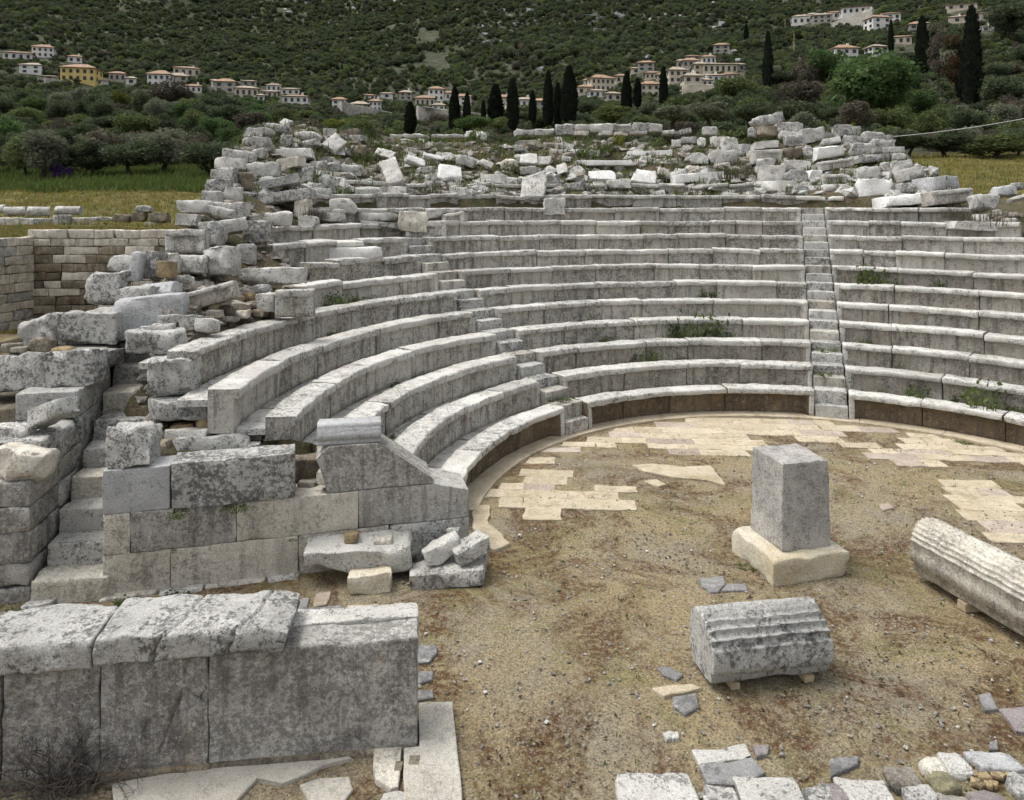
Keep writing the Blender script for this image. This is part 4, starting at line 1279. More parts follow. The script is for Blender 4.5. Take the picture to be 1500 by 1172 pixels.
# scattered flags left in the earth
FLAGS = [([(925, 683), (955, 680), (1000, 685), (1040, 683), (1063, 712), (1035, 705), (985, 700), (945, 692)], 'cream'),
         ([(942, 706), (960, 703), (976, 710), (965, 715)], 'cream'), ([(1024, 850), (1059, 847), (1061, 858), (1050, 869), (1037, 869)], 'slate'), ([(1063, 857), (1092, 857), (1095, 866), (1055, 868)], 'slate'),
         ([(957, 978), (975, 977), (1002, 990), (995, 1000), (972, 992)], 'slate'), ([(956, 1011), (985, 1007), (1012, 1005), (1028, 1013), (1008, 1019), (972, 1024)], 'cream'), ([(985, 1024), (1018, 1020), (1022, 1036), (1004, 1048), (990, 1036)], 'slate'),
         ([(970, 1077), (982, 1074), (984, 1084), (974, 1087)], 'pale'), ([(984, 1074), (994, 1073), (996, 1081), (986, 1084)], 'pale'),
         ([(1010, 1102), (1095, 1093), (1104, 1112), (1022, 1121)], 'pale'), ([(1024, 1124), (1106, 1114), (1122, 1138), (1090, 1152), (1036, 1152)], 'slate'), ([(1098, 1094), (1130, 1093), (1126, 1108), (1108, 1112)], 'purple'),
         ([(1212, 1112), (1260, 1110), (1262, 1124), (1215, 1138)], 'slate'), ([(1462, 1042), (1505, 1036), (1520, 1072), (1490, 1075)], 'purple'), ([(1433, 1022), (1450, 1018), (1462, 1038), (1445, 1042)], 'slate'), ([(1446, 1088), (1460, 1086), (1462, 1100), (1450, 1102)], 'slate'),
         ([(613, 946), (641, 948), (645, 958), (632, 971), (613, 972)], 'slate'), ([(613, 985), (636, 984), (634, 1000), (614, 1006)], 'slate'), ([(613, 1015), (635, 1014), (636, 1024), (613, 1029)], 'slate'),
         ([(508, 890), (556, 886), (555, 900), (508, 907)], 'cream'), ([(460, 872), (482, 869), (478, 888), (458, 892)], 'pinkish'), ([(400, 886), (455, 878), (452, 892), (404, 900)], 'slate'), ([(430, 894), (500, 888), (502, 904), (436, 912)], 'slate'), ([(344, 880), (398, 872), (396, 884), (350, 890)], 'slate'),
         ([(1286, 740), (1300, 738), (1310, 746), (1292, 750)], 'pinkish'), ([(1040, 905 + 40), (1062, 944), (1064, 952), (1044, 955)], 'slate')]
for i, (pts, m) in enumerate(FLAGS[:-1]):
    slab_poly([tuple(on_z(*t).xy) for t in pts], m, 2500 + i, h=0.022, parent=pave, rough=0.03)
# slabs at the end of the stage wall
def big_slab(pts, mat, seed, h, rough, z=0.0, holes=()):
    return slab_poly([tuple(on_z(*t).xy) for t in pts], mat, seed, z=z, h=h, parent=pave, rough=rough)
big_slab([(613, 1040), (662, 1037), (670, 1110), (679, 1215), (591, 1215), (591, 1108), (613, 1104)], 'vein', 2600, 0.07, 0.008)
big_slab([(546, 1106), (588, 1104), (587, 1160), (575, 1164), (552, 1150), (545, 1138)], 'warm', 2601, 0.05, 0.03)
big_slab([(440, 1152), (470, 1142), (518, 1139), (524, 1158), (505, 1180), (455, 1182)], 'vein', 2602, 0.02, 0.03)
big_slab([(165, 1152), (300, 1128), (420, 1116), (505, 1108), (520, 1114), (470, 1126), (440, 1142), (415, 1148), (375, 1146), (350, 1170), (310, 1200), (165, 1200)], 'vein', 2603, 0.02, 0.03)
sock = obj("socket", rough_box("socket", (0.085, 0.10, 0.012), M['brown'], 5, seg=0.03, r=0.02, amp=0.002), pave, tuple(on_z(607, 1115, 0.06).xy) + (0.062,))
sock = obj("socket", rough_box("socket", (0.06, 0.10, 0.012), M['brown'], 6, seg=0.03, r=0.02, amp=0.002), pave, tuple(on_z(584, 1122, 0.05).xy) + (0.042,))

# white blocks along the picture's lower right
for i, (x0, y0, x1, y1, m, k, lab) in enumerate([
    (904, 1131, 1024, 1215, 'pale', 'b', "leftmost large white speckled block at the near edge of the orchestra"),
    (1030, 1148, 1084, 1215, 'pale', 'b', "narrow white block between two larger near edge blocks"),
    (1084, 1136, 1182, 1215, 'pale', 'b', "broad white speckled block right of the narrow near edge block"),
    (1182, 1141, 1222, 1200, 'grey', 'b', "broken white block beside the broad speckled near edge block"),
    (1218, 1146, 1240, 1190, 'purple', 'b', "small purplish stone between white near edge blocks"),
    (1236, 1127, 1308, 1215, 'pale', 'b', "white block with raised back edge by the small purplish stone"),
    (1298, 1124, 1345, 1160, 'rubble', 'r', "yellowish grey boulder right of the raised edge block"),
    (1350, 1115, 1386, 1136, 'warm', 'r', "small white stone behind the mossy round stone"),
    (1378, 1106, 1420, 1134, 'pale', 'r', "white angular stone above orange rubble"),
    (1420, 1102, 1492, 1134, 'dressed', 'r', "bluish white long stone above orange rubble"),
    (1362, 1132, 1402, 1160, 'weedstone', 'r', "round mossy green stone at the near edge"),
    (1322, 1150, 1376, 1190, 'grey', 'r', "white rubble stone below the mossy round stone"),
    (1476, 1132, 1530, 1172, 'grey', 'r', "white stone at the lower right corner"),
    (1424, 1160, 1490, 1200, 'purple', 'r', "dark purplish stone under the orange rubble"),
    (1375, 1158, 1425, 1200, 'rubble', 'r', "tan rubble stone beside the dark purplish stone"),
    (556, 1158, 625, 1200, 'pale', 'b', "white block top at the bottom edge by the long cream slab")]):
    if m == 'weedstone':
        m = 'moss'
        M['moss'] = stone_mat("mossy stone", (0.26, 0.24, 0.15), (0.19, 0.18, 0.10), lichen=0.4, ochre=0.3, pits=0.4, white=0.1, vary=0.02)
    Yn = FPX * CAMH / (y1 - HORIZ)
    hgt = 0.05 if k == 'b' else 0.075
    Yb = FPX * (CAMH - hgt) / (y0 - HORIZ)
    w = (x1 - x0) * (Yn + Yb) / 2 / FPX
    nm = "white_block" if k == 'b' else "edge_stone"
    me = rough_box(nm, (w * 0.98, Yb - Yn, hgt + 0.06), M[m], 2700 + i, seg=0.055, r=0.03, amp=0.016, form=0.07, cuts=2, chip=1.4) if k == 'b' else boulder(nm, (w, max(Yb - Yn, 0.2), hgt + 0.06), M[m], 2700 + i, seg=0.05)
    o = obj(nm, me, None, ((x0 + x1 - 1500) / 2 / FPX * (Yn + Yb) / 2, (Yn + Yb) / 2, -0.06), (0, 0, R_(-2)))
    tag(o, lab, "stone block" if k == 'b' else "stone")
for i in range(16):
    x, y = 1425 + (i % 6) * 10 + (i * 7) % 5, 1126 + (i // 6) * 12 + (i * 5) % 6
    p = on_z(x, y)
    o = obj("rubble_stone", boulder("rubble_stone", (0.07, 0.06, 0.05), M['ochre'], 2800 + i, seg=0.02), None, (p.x, p.y, -0.005), (0, 0, i))
    tag(o, "small orange rubble stone in the heap at the lower right", "rubble", "orange rubble heap")
# ------------------------------------------------------------------ tumbled stones of the ruined upper tiers
C5, C6, C7 = (300, 160), (700, 160), (1100, 160)
KZ = 3.6625
def tz(c, x0, y0, x1, y1, k, mat, name, label, rot=0.0, **kw):
    stone(*pz((x0, y0, x1, y1), *c, KZ), k, mat, name, label, rot, **kw)
G, P_, Wm = 'grey', 'pale', 'warm'
# crown of the left flank
for t in [
    (200, 103, 355, 152, 'b', G, "block", "upper block of a stacked pair on the left crown"),
    (195, 150, 345, 212, 'b', G, "block", "lower block of the stacked pair on the left crown"),
    (310, 70, 450, 137, 'r', G, "boulder", "hooked boulder topping the left crown of the ruin", -10),
    (400, 133, 460, 207, 'r', G, "boulder", "upright rough stone under the hooked boulder"),
    (78, 210, 255, 292, 'b', G, "block", "wide rough block below the stacked pair at the left edge", -7),
    (245, 210, 325, 268, 'r', G, "stone", "shaded stone between the wide rough block and a big slab"),
    (345, 206, 575, 276, 'b', P_, "slab", "big pale slab topping two broken blocks on the left crown", 3),
    (370, 255, 525, 328, 'b', P_, "block", "broken white block under the big pale slab", 7),
    (45, 258, 215, 332, 'b', P_, "block", "white block overhanging the left edge, third from the crown", -4),
    (215, 285, 400, 372, 'r', G, "boulder", "jagged grey boulder right of the overhanging white block"),
    (25, 330, 165, 402, 'b', P_, "block", "white squared block below the overhanging white block"),
    (165, 340, 250, 440, 'r', 'brown', "stone", "brownish stone behind the long tilted slab"),
    (240, 345, 492, 447, 'b', G, "slab", "upper of two long lichened slabs tilted up to the right", 13),
    (245, 424, 566, 532, 'b', G, "slab", "lower of two long lichened slabs tilted up to the right", 9),
    (-5, 378, 130, 452, 'b', G, "block", "flat block at the left edge above a notched block"),
    (90, 412, 192, 502, 'b', P_, "block", "notched pale block with broken front on the left edge", -8),
    (-20, 440, 82, 502, 'b', G, "block", "dark lichened block left of the notched pale block"),
    (30, 505, 215, 575, 'b', P_, "block", "pale block under the notched one at the left edge"),
    (475, 480, 560, 580, 'b', Wm, "block", "squared block under the right end of the lower tilted slab"),
    (520, 312, 582, 397, 'b', G, "block", "small upright block right of the upper tilted slab"),
    (540, 278, 650, 332, 'r', G, "boulder", "rounded boulder above the small upright block"),
    (650, 283, 722, 346, 'r', G, "boulder", "dark round stone right of the rounded boulder"),
    (700, 298, 836, 362, 'b', G, "block", "flat broken block right of the dark round stone"),
    (600, 355, 690, 430, 'r', G, "stone", "grey stone half hidden in weeds below the dark round stone"),
    (500, 155, 615, 212, 'r', P_, "stone", "long pale stone pointing up at the white diamond slab", 12),
    (625, 128, 752, 234, 's', P_, "slab", "white diamond shaped slab standing on its corner", -35),
    (630, 105, 700, 147, 'b', P_, "block", "squared white block just behind the diamond slab"),
    (728, 108, 830, 160, 'b', 'brown', "block", "dark notched block right of the diamond slab"),
    (735, 140, 855, 172, 'b', G, "slab", "flat slab under the dark notched block"),
    (475, 118, 622, 172, 'r', G, "boulder", "low grey boulders left of the diamond slab"),
    (800, 190, 865, 262, 'r', 'brown', "stone", "brown weedy stone below the flat slab"),
    (905, 205, 1022, 277, 's', P_, "slab", "white slab leaning above the tallest leaning slab", -18),
    (935, 258, 1066, 414, 's', P_, "slab", "tallest leaning slab, grey white, tilted left on the slope", 19),
    (1078, 243, 1187, 314, 's', 'white', "slab", "bright white slab right of the tallest leaning slab", -22),
    (1168, 235, 1282, 282, 's', 'white', "slab", "thin white slab sliding down right of the bright one", -14),
    (1240, 235, 1340, 282, 's', P_, "slab", "flat cream slab right of the thin white slab"),
    (1340, 240, 1462, 322, 'r', P_, "boulder", "rounded pale boulder right of the flat cream slab", -12),
    (1240, 298, 1382, 398, 's', 'white', "block", "large clean white block tilted on the middle of the slope", -8),
    (1178, 350, 1242, 402, 'r', P_, "stone", "small triangular stone left of the large clean white block"),
    (800, 416, 934, 468, 'b', P_, "block", "first of two joined blocks in the thirteenth tier, left"),
    (935, 416, 1076, 466, 'b', P_, "block", "second of two joined blocks in the thirteenth tier, left"),
    (1310, 417, 1408, 469, 'b', P_, "block", "square block alone in the thirteenth tier under the large white block"),
    (660, 484, 802, 566, 'r', P_, "block", "broken rounded block starting the twelfth tier at left"),
    (570, 430, 690, 478, 'r', P_, "stone", "pale pointed stone right of the lower tilted slab"),
    (575, 528, 680, 562, 'b', G, "block", "thin grey block below the pale pointed stone"),
    (480, 575, 602, 640, 'b', P_, "block", "broken pale block beside brown twigs"),
    (1030, 545, 1195, 668, 'b', P_, "block", "bulky white block pushed out of the eleventh bench row", -4),
    (1170, 540, 1275, 592, 'b', P_, "block", "white block behind the bulky pushed out block", 8),
    (1265, 548, 1395, 618, 'c', 'seat', "bench_block", "tilted bench block right of the bulky pushed out block", 8),
    (1075, 598, 1295, 690, 'c', 'seat', "bench_block", "bench block fallen forward before the bulky white block", 2),
    (600, 560, 740, 606, 'b', P_, "block", "pale block lying loose left of the eleventh row"),
    (820, 560, 1020, 604, 'b', P_, "block", "weathered loose block in the eleventh tier, left"),
    (820, 600, 1022, 642, 'b', P_, "slab", "thin slab slipping forward in the tenth tier, left", -4),
    (640, 735, 930, 806, 'b', 'white', "slab", "long white slab displaced over the ninth bench row", 1),
]:
    tz(C5, *t)

for t in [
    (235, 345, 368, 480, 's', P_, "slab", "square pale slab standing upright above the bench rows", 0),
    (355, 350, 446, 427, 'r', P_, "boulder", "rounded pale boulder behind the square upright slab"),
    (415, 287, 491, 364, 's', P_, "slab", "small white slab leaning right, in the middle of the slope", 20),
    (490, 303, 582, 377, 's', P_, "slab", "white slab leaning left beside the small one", 35),
    (515, 355, 592, 402, 's', P_, "slab", "low white slab under the left leaning slab", 10),
    (595, 337, 742, 387, 's', 'white', "slab", "wide white slab lying right of the low white slab"),
    (618, 390, 690, 432, 'b', P_, "block", "small squared block under the wide white slab"),
    (695, 377, 822, 430, 'b', P_, "block", "squared block with torn right side under the wide white slab"),
    (440, 385, 590, 452, 'b', G, "block", "grey slab tilted up to the right below the low white slab", 10),
    (820, 320, 962, 408, 's', 'white', "boulder", "large rounded white slab right of the torn block", -10),
    (525, 284, 826, 312, 'b', 'white', "slab", "longest flat white slab across the middle of the slope"),
    (810, 227, 1052, 257, 'b', 'white', "slab", "long flat white slab higher up the slope"),
    (920, 277, 1056, 307, 'b', P_, "slab", "flat pale slab under the higher long white slab", -4),
    (1045, 334, 1326, 402, 'b', 'white', "slab", "long thick white slab slanting up to the right", 4),
    (870, 250, 932, 297, 'r', P_, "boulder", "round pale stone between two long flat slabs"),
    (960, 308, 1032, 372, 'r', P_, "boulder", "sloping pale stone left of the long thick slab", -20),
    (1115, 303, 1192, 337, 'r', P_, "stone", "small white stone above the long thick slab"),
    (1145, 238, 1246, 297, 'b', P_, "block", "cream block left of a stacked group of blocks"),
    (1250, 220, 1396, 292, 'b', P_, "block", "big cream block at the foot of a stacked group"),
    (1260, 145, 1370, 212, 'b', P_, "block", "lintel like block over two upright ones"),
    (1310, 155, 1402, 232, 'b', P_, "block", "upright block beneath the lintel like block"),
    (1400, 185, 1466, 247, 'b', P_, "block", "squared block right of the lintel group"),
    (1037, 100, 1156, 152, 'b', G, "slab", "dark edged slab slanting up beside the crown wall", 12),
    (1210, 95, 1292, 142, 'r', G, "boulder", "grey boulder on the skyline right of the crown wall"),
    (1095, 148, 1186, 187, 'b', P_, "block", "pale block with dark underside below the slanting slab"),
    (1185, 150, 1226, 207, 'r', P_, "stone", "upright white stone right of the dark underside block"),
    (1035, 163, 1092, 207, 'r', P_, "stone", "white stone left of the dark underside block"),
    (190, 190, 247, 227, 'r', P_, "stone", "round white stone alone in the rubble, left of middle"),
    (-8, 120, 46, 172, 'r', P_, "boulder", "pale boulder at the left start of the upper rubble"),
    (225, 243, 322, 297, 's', P_, "slab", "white slab in the rubble above the square upright slab"),
    (320, 255, 396, 307, 's', P_, "slab", "white slab right of another, above the square upright slab"),
    (10, 263, 86, 322, 's', P_, "slab", "white slab tilted in green weeds at the slope's left", -25),
    (225, 308, 316, 352, 'r', P_, "stone", "low stone just above the square upright slab"),
    (20, 352, 155, 402, 'b', P_, "block", "dark fronted long block left of the square upright slab"),
    (140, 362, 212, 402, 'b', P_, "block", "small block right of the dark fronted long block"),
    (120, 265, 225, 330, 'r', Wm, "boulder", "tan boulder in green weeds"),
    (450, 253, 502, 287, 'r', P_, "stone", "small stone over the longest flat white slab's left end"),
    (380, 218, 476, 247, 'b', P_, "stone", "flat rubble stone in the upper middle, left one"),
    (485, 217, 552, 249, 'r', P_, "stone", "flat rubble stone in the upper middle, centre one"),
    (565, 220, 652, 254, 'b', P_, "stone", "flat rubble stone in the upper middle, right one"),
    (350, 480, 470, 572, 'b', P_, "block", "pale broken block pushed forward in the twelfth tier"),
]:
    tz(C6, *t)
for t in [
    (15, 15, 190, 112, 'b', G, "boulder", "topmost lichened block of the right crown, tilted up", 12),
    (148, 72, 282, 137, 'b', P_, "block", "white block just right of the topmost lichened block"),
    (30, 92, 146, 147, 'r', 'brown', "stone", "orange brown stone under the topmost lichened block"),
    (-10, 95, 40, 150, 'r', G, "stone", "grey stone left of the orange brown stone"),
    (270, 92, 426, 187, 'b', G, "block", "large lichened block right of the skyline's white block", 8),
    (165, 122, 262, 157, 'b', P_, "slab", "thin white slab under the skyline's white block"),
    (175, 135, 312, 207, 'r', G, "boulder", "shattered grey boulder under the large lichened block"),
    (20, 170, 178, 222, 'b', P_, "slab", "white edged slab left of the shattered grey boulder", 4),
    (455, 87, 560, 152, 'b', G, "block", "left one of two adjoining skyline blocks with a yellow tuft"),
    (545, 92, 598, 142, 'b', G, "block", "right narrow one of two adjoining skyline blocks"),
    (610, 117, 736, 182, 'r', G, "block", "rounded block ending the right skyline"),
    (510, 140, 612, 197, 'r', G, "boulder", "grey boulder under the two adjoining skyline blocks"),
    (733, 140, 767, 167, 'b', G, "block", "small block behind the rounded skyline end block"),
    (658, 165, 782, 237, 'b', P_, "block", "squared pale block under the rounded skyline end block"),
    (545, 182, 657, 250, 'b', G, "block", "dark block left of the squared pale block"),
    (380, 142, 496, 207, 'r', G, "boulder", "ribbed boulder leaning over the big white fallen block", 14),
    (325, 190, 512, 277, 'b', 'white', "block", "big white fallen block in the right pile's middle", 6),
    (285, 205, 352, 267, 'r', G, "stone", "grey stone left of the big white fallen block"),
    (180, 205, 280, 268, 'r', 'brown', "stone", "dark weedy stone below the shattered grey boulder"),
    (560, 237, 776, 297, 'b', G, "slab", "long striped slab running across the right pile", 4),
    (770, 235, 834, 277, 'b', G, "block", "end block right of the long striped slab"),
    (712, 204, 826, 236, 'b', G, "slab", "thin flat slab over the long striped slab"),
    (355, 258, 556, 332, 'c', 'seat', "bench_block", "white bench block tilted up below the big white fallen block", 8),
    (580, 308, 706, 387, 'b', P_, "block", "pale slanted block under the long striped slab"),
    (703, 284, 792, 352, 'r', G, "boulder", "grey boulder right of the pale slanted block"),
    (770, 278, 872, 362, 'b', G, "block", "squared grey block at the right pile's edge"),
    (790, 298, 946, 402, 'b', P_, "block", "ragged white block jutting from the right pile's edge", 18),
    (190, 280, 332, 337, 'b', P_, "block", "grey white block left of the tilted white bench block"),
    (10, 215, 172, 292, 'c', 'seat', "bench_block", "bench block with shaded riser at the right pile's left"),
    (40, 265, 132, 332, 'b', P_, "block", "pale block under the bench block with shaded riser"),
    (55, 303, 187, 392, 'b', P_, "block", "wide squared block with jagged top"),
    (185, 333, 312, 397, 'b', P_, "block", "cream block right of the jagged top block"),
    (310, 328, 387, 387, 'b', 'white', "block", "small bright block right of the cream block"),
    (65, 385, 292, 447, 'b', P_, "block", "long squared block under the jagged top block"),
    (388, 348, 512, 410, 'c', 'seat', "bench_block", "small bench block right of the small bright block"),
    (390, 405, 527, 447, 'b', P_, "block", "low block under the small bench block"),
    (565, 374, 762, 472, 'b', 'white', "boulder", "big rough white block sitting on the twelfth row"),
    (790, 398, 917, 452, 'b', G, "block", "banded dark block under the ragged white block"),
    (920, 364, 1127, 442, 'b', 'dressed', "block", "smooth grey block with sloping right end"),
    (710, 450, 966, 532, 'b', 'white', "block", "clean white long block tilted up to the right", 6),
    (965, 420, 1206, 512, 'c', 'seat', "bench_block", "end bench block tilted up to the right beside the meadow", 5),
    (1205, 455, 1342, 547, 'r', G, "boulder", "grey round boulder below the meadow's edge"),
    (1320, 414, 1442, 472, 'r', 'dressed', "boulder", "bluish flat boulder at the meadow's edge"),
    (1375, 458, 1500, 502, 's', P_, "slab", "pale slab leaning at the right picture edge", 14),
    (1412, 394, 1470, 432, 'r', G, "stone", "grey stone behind the bluish flat boulder"),
    (1115, 596, 1428, 664, 'b', P_, "slab", "long bench slab slid forward at the tenth row's right end", -3),
    (1200, 572, 1282, 606, 's', P_, "slab", "small white slab above the slid bench slab"),
    (1385, 585, 1440, 622, 'r', P_, "stone", "small pale stone in rubble at the right picture edge"),
]:
    tz(C7, *t)
for i, (x, y) in enumerate([(1300, 560), (1330, 575), (1350, 550), (1262, 560), (1290, 590), (1365, 585), (1320, 540), (1400, 555), (1430, 560), (1340, 600)]):
    tz(C7, x, y, x + 36, y + 26, 'r', 'rubble', "rubble_stone", "small rubble stone in the heap at the rows' right end", group="rubble at the rows' right end")
# the low rubble wall along the crown
cw = thing("crown_wall", "low rubble wall of pale stones crowning the middle of the ruin", "wall", on_cone(880, 197))
cwi = cw.matrix_basis.inverted()
def crown(c, x0, y0, x1, y1, mat, w):
    x0, y0, x1, y1 = pz((x0, y0, x1, y1), *c, KZ)
    Y = 29.0
    sc = Y / FPX
    TS['n'] += 1
    me = rough_box("wall_stone", ((x1 - x0) * sc, 0.6, (y1 - y0) * sc * 1.15), M[mat], 3000 + TS['n'], seg=0.14, r=0.07, amp=0.04, form=0.10, cuts=2, chip=1.5)
    o = obj("wall_stone", me, w)
    o.matrix_basis = w.matrix_basis.inverted() @ Matrix.Translation(((x0 + x1) / 2 * sc - 750 * sc, Y, CAMH + (HORIZ - y1) * sc - 0.1 * (y1 - y0) * sc))
for t in [(415, 84, 520, 112, G), (415, 110, 505, 140, G), (510, 88, 620, 118, P_), (505, 116, 600, 142, Wm), (600, 82, 722, 122, P_), (640, 118, 720, 142, P_), (720, 84, 832, 124, P_), (830, 78, 916, 122, G), (910, 82, 984, 122, P_), (722, 122, 800, 142, Wm), (985, 116, 1050, 140, P_), (800, 120, 900, 140, P_)]:
    crown(C6, *t, cw)
cw2 = thing("crown_wall", "lower end of the crown's rubble wall, left of the yellow bush", "wall", on_cone(770, 197))
for t in [(188, 112, 300, 140, G), (300, 110, 412, 140, P_), (-20, 128, 60, 142, P_)]:
    crown(C6, *t, cw2)
for t in [(1070, 138, 1200, 158, P_), (1200, 140, 1390, 158, P_), (1395, 122, 1470, 150, P_), (1000, 140, 1072, 160, Wm)]:
    crown(C5, *t, cw2)

# ------------------------------------------------------------------ small rubble over the upper slope: uncountable
def scatter_stones(name, pts, smin, smax, mat, seed):
    rg = np.random.default_rng(seed)
    base, bq = box_grid(0.5, 0.5, 0.5, 1.0, 0.2)
    # keep it light: a chamfered box of its eight corner clusters
    ico = np.array([(-1, -1, -.6), (1, -1, -.6), (1, 1, -.6), (-1, 1, -.6), (-.8, -.8, .6), (.8, -.8, .6), (.8, .8, .6), (-.8, .8, .6), (0, -1.2, 0), (1.2, 0, 0), (0, 1.2, 0), (-1.2, 0, 0), (0, 0, .85)]) * 0.5
    fq = np.array([(0, 1, 8), (1, 5, 8), (5, 4, 8), (4, 0, 8), (1, 2, 9), (2, 6, 9), (6, 5, 9), (5, 1, 9), (2, 3, 10), (3, 7, 10), (7, 6, 10), (6, 2, 10), (3, 0, 11), (0, 4, 11), (4, 7, 11), (7, 3, 11), (4, 5, 12), (5, 6, 12), (6, 7, 12), (7, 4, 12)])
    n = len(pts)
    sz = smin + (smax - smin) * rg.random(n) ** 2.5
    V = ico[None] + rg.normal(size=(n, len(ico), 3)) * 0.13
    V *= (sz[:, None] * rg.uniform(0.55, 1.3, (n, 3)))[:, None, :] * [1, 1, 0.75]
    a = rg.uniform(0, 6.28, n)
    ca, sa = np.cos(a), np.sin(a)
    X = V[..., 0] * ca[:, None] - V[..., 1] * sa[:, None]
    Yv = V[..., 0] * sa[:, None] + V[..., 1] * ca[:, None]
    V = np.stack([X, Yv, V[..., 2]], -1) + pts[:, None, :]
    F = fq[None] + (np.arange(n) * len(ico))[:, None, None]
    return kind(obj(name, mesh_np(name, V.reshape(-1, 3), F.reshape(-1, 3), mat, False)), "stuff")
def slope_points(n, seed, r0, r1, p0, p1, sink=0.02):
    rg = np.random.default_rng(seed)
    rho = np.sqrt(rg.uniform(r0 ** 2, r1 ** 2, n))
    ph = np.radians(rg.uniform(p0, p1, n))
    x, y = CX + rho * np.sin(ph), CY + rho * np.cos(ph)
    z = bank_z(x, y)
    k = z > cone_z(rho) - 1.4
    return np.stack([x, y, z - sink], 1)[k]
scatter_stones("rubble", slope_points(3400, 1, row_R(12) + 0.6, 19.8, -60, 38), 0.05, 0.42, M['rubble'], 2)
scatter_stones("rubble", slope_points(700, 7, row_R(12) + 0.35, row_R(14) + 0.6, -58, 36), 0.10, 0.55, M['grey'], 8)
scatter_stones("rubble", slope_points(620, 3, row_R(12) + 0.6, 19.8, -60, 38), 0.10, 0.45, M['pale'], 4)
fl = slope_points(1500, 5, row_R(6) + 0.4, row_R(12), -96, -48)
e = np.interp(np.hypot(fl[:, 0] - CX, fl[:, 1] - CY), [row_R(k) for k in range(1, 14)], [ROW_END[k] for k in range(1, 14)])
fl = fl[np.degrees(np.arctan2(fl[:, 0] - CX, fl[:, 1] - CY)) < e]
scatter_stones("rubble", fl, 0.05, 0.34, M['rubble'], 6)
# gravel and leaf litter strewn over the orchestra
rg_ = np.random.default_rng(12)
gxy = np.stack([rg_.uniform(-3.5, 11, 9000), 5 + 11.5 * rg_.random(9000) ** 1.3], 1)
gxy = gxy[np.hypot(gxy[:, 0] - CX, gxy[:, 1] - CY) < 7.5]
gxy = gxy[(np.hypot(gxy[:, 0] - CX, gxy[:, 1] - CY) < R1 - 0.5) | (gxy[:, 1] < 9.2)]
scatter_stones("gravel", np.c_[gxy, np.full(len(gxy), 0.004)], 0.006, 0.034, M['rubble'], 13)
gx2 = gxy[rg_.random(len(gxy)) < 0.12] + 0.05
scatter_stones("gravel", np.c_[gx2, np.full(len(gx2), 0.004)], 0.008, 0.035, M['pale'], 14)

# ------------------------------------------------------------------ far left: the sunken passage's walls, column drums on the meadow
rw = thing("retaining_wall", "long brown coursed wall of the sunken passage at far left", "wall", (-11.0, 26.0, 0), 0)
rg = random.Random(77)
zt = 3.80
c = 0
z = zt
while z > 0.6:
    hh = rg.uniform(0.27, 0.33)
    x = -17.2 - rg.uniform(0, 0.4)
    while x < -9.6:
        w = rg.uniform(0.6, 1.25)
        me = rough_box("wall_block", (w - 0.012, 0.35, hh - 0.012), M['brown' if c > 1 and rg.random() < 0.75 else 'warm'], 3200 + int((x + 40) * 97 + c * 1000) % 9000, seg=0.22, r=0.035, amp=0.015, chip=1.5)
        obj("wall_block", me, rw, (x + w / 2 + 11.0, 0.15 + rg.uniform(-0.025, 0.025), z - hh))
        x += w
    z -= hh
    c += 1
rw2 = thing("retaining_wall", "grey coursed wall returning toward the viewer at the left picture edge", "wall", (-17.1, 26.0, 0), 0)
z = 3.55
c = 0
while z > 0.6:
    hh = rg.uniform(0.28, 0.34)
    y = 0.0
    while y < 6.5:
        w = rg.uniform(0.7, 1.4)
        me = rough_box("wall_block", (0.35, w - 0.012, hh - 0.012), M['warm' if rg.random() < 0.6 else 'grey'], 4300 + int(y * 83 + c * 700) % 9000, seg=0.22, r=0.035, amp=0.015, chip=1.5)
        obj("wall_block", me, rw2, (-0.15 - (y + w / 2) * 0.16 + rg.uniform(-0.02, 0.02), -(y + w / 2), z - hh), (0, 0, R_(-9)))
        y += w
    z -= hh
    c += 1
lowall = thing("low_wall", "low pale wall on the meadow beside a drum, far left", "wall", (-19.0, 29.5, 4.0))
sc = 29.5 / FPX
for i, (x0, y0, x1, y1, m) in enumerate([(-25, 319, 14, 331, P_), (14, 319, 34, 332, Wm), (35, 320, 54, 330, P_), (54, 320, 80, 331, P_), (43, 329, 60, 337, P_), (60, 328, 82, 337, P_), (104, 319, 130, 336, Wm)]):
    me = rough_box("wall_stone", ((x1 - x0) * sc, 0.5, (y1 - y0) * sc), M[m], 5000 + i, seg=0.18, r=0.04, amp=0.02)
    o = obj("wall_stone", me, lowall)
    o.matrix_basis = lowall.matrix_basis.inverted() @ Matrix.Translation((((x0 + x1) / 2 - 750) * sc, 29.5, CAMH + (HORIZ - y1) * sc))
def drum_lying(px, py, dpx, lpx, Y, label, rz, seed, up=False):
    sc = Y / FPX
    r, L = dpx * sc / 2, lpx * sc
    pr = [(r * math.cos(t) * 1.0, r + r * math.sin(t)) for t in np.linspace(0, 2 * math.pi, 22)[:-1]]
    me = extrude("column_drum", pr, L, M[P_ if not up else 'grey'], seed, seg=0.14, amp=0.02)
    o = obj("column_drum", me, None, ((px - 750) * sc, Y, CAMH + (HORIZ - py) * sc), (0, 0, R_(rz)) if not up else (0, R_(90), 0))
    if up:
        o.location.x -= r
        o.location.z += L / 2
    tag(o, label, "column drum")
drum_lying(22, 316, 13, 26, 31, "pale column drum lying on the meadow, left of the three", 25, 5101)
drum_lying(57, 317, 14, 28, 31, "pale column drum lying on the meadow, middle of the three", 22, 5102)
drum_lying(101, 315, 13, 34, 31, "pale broken drum lying on the meadow, right of the three", 5, 5103)
drum_lying(-4, 312, 12, 20, 31, "pale drum cut by the picture's left edge", 10, 5105)
drum_lying(92, 337, 24, 22, 29.0, "upright grey drum standing in the low pale wall", 0, 5104, up=True)
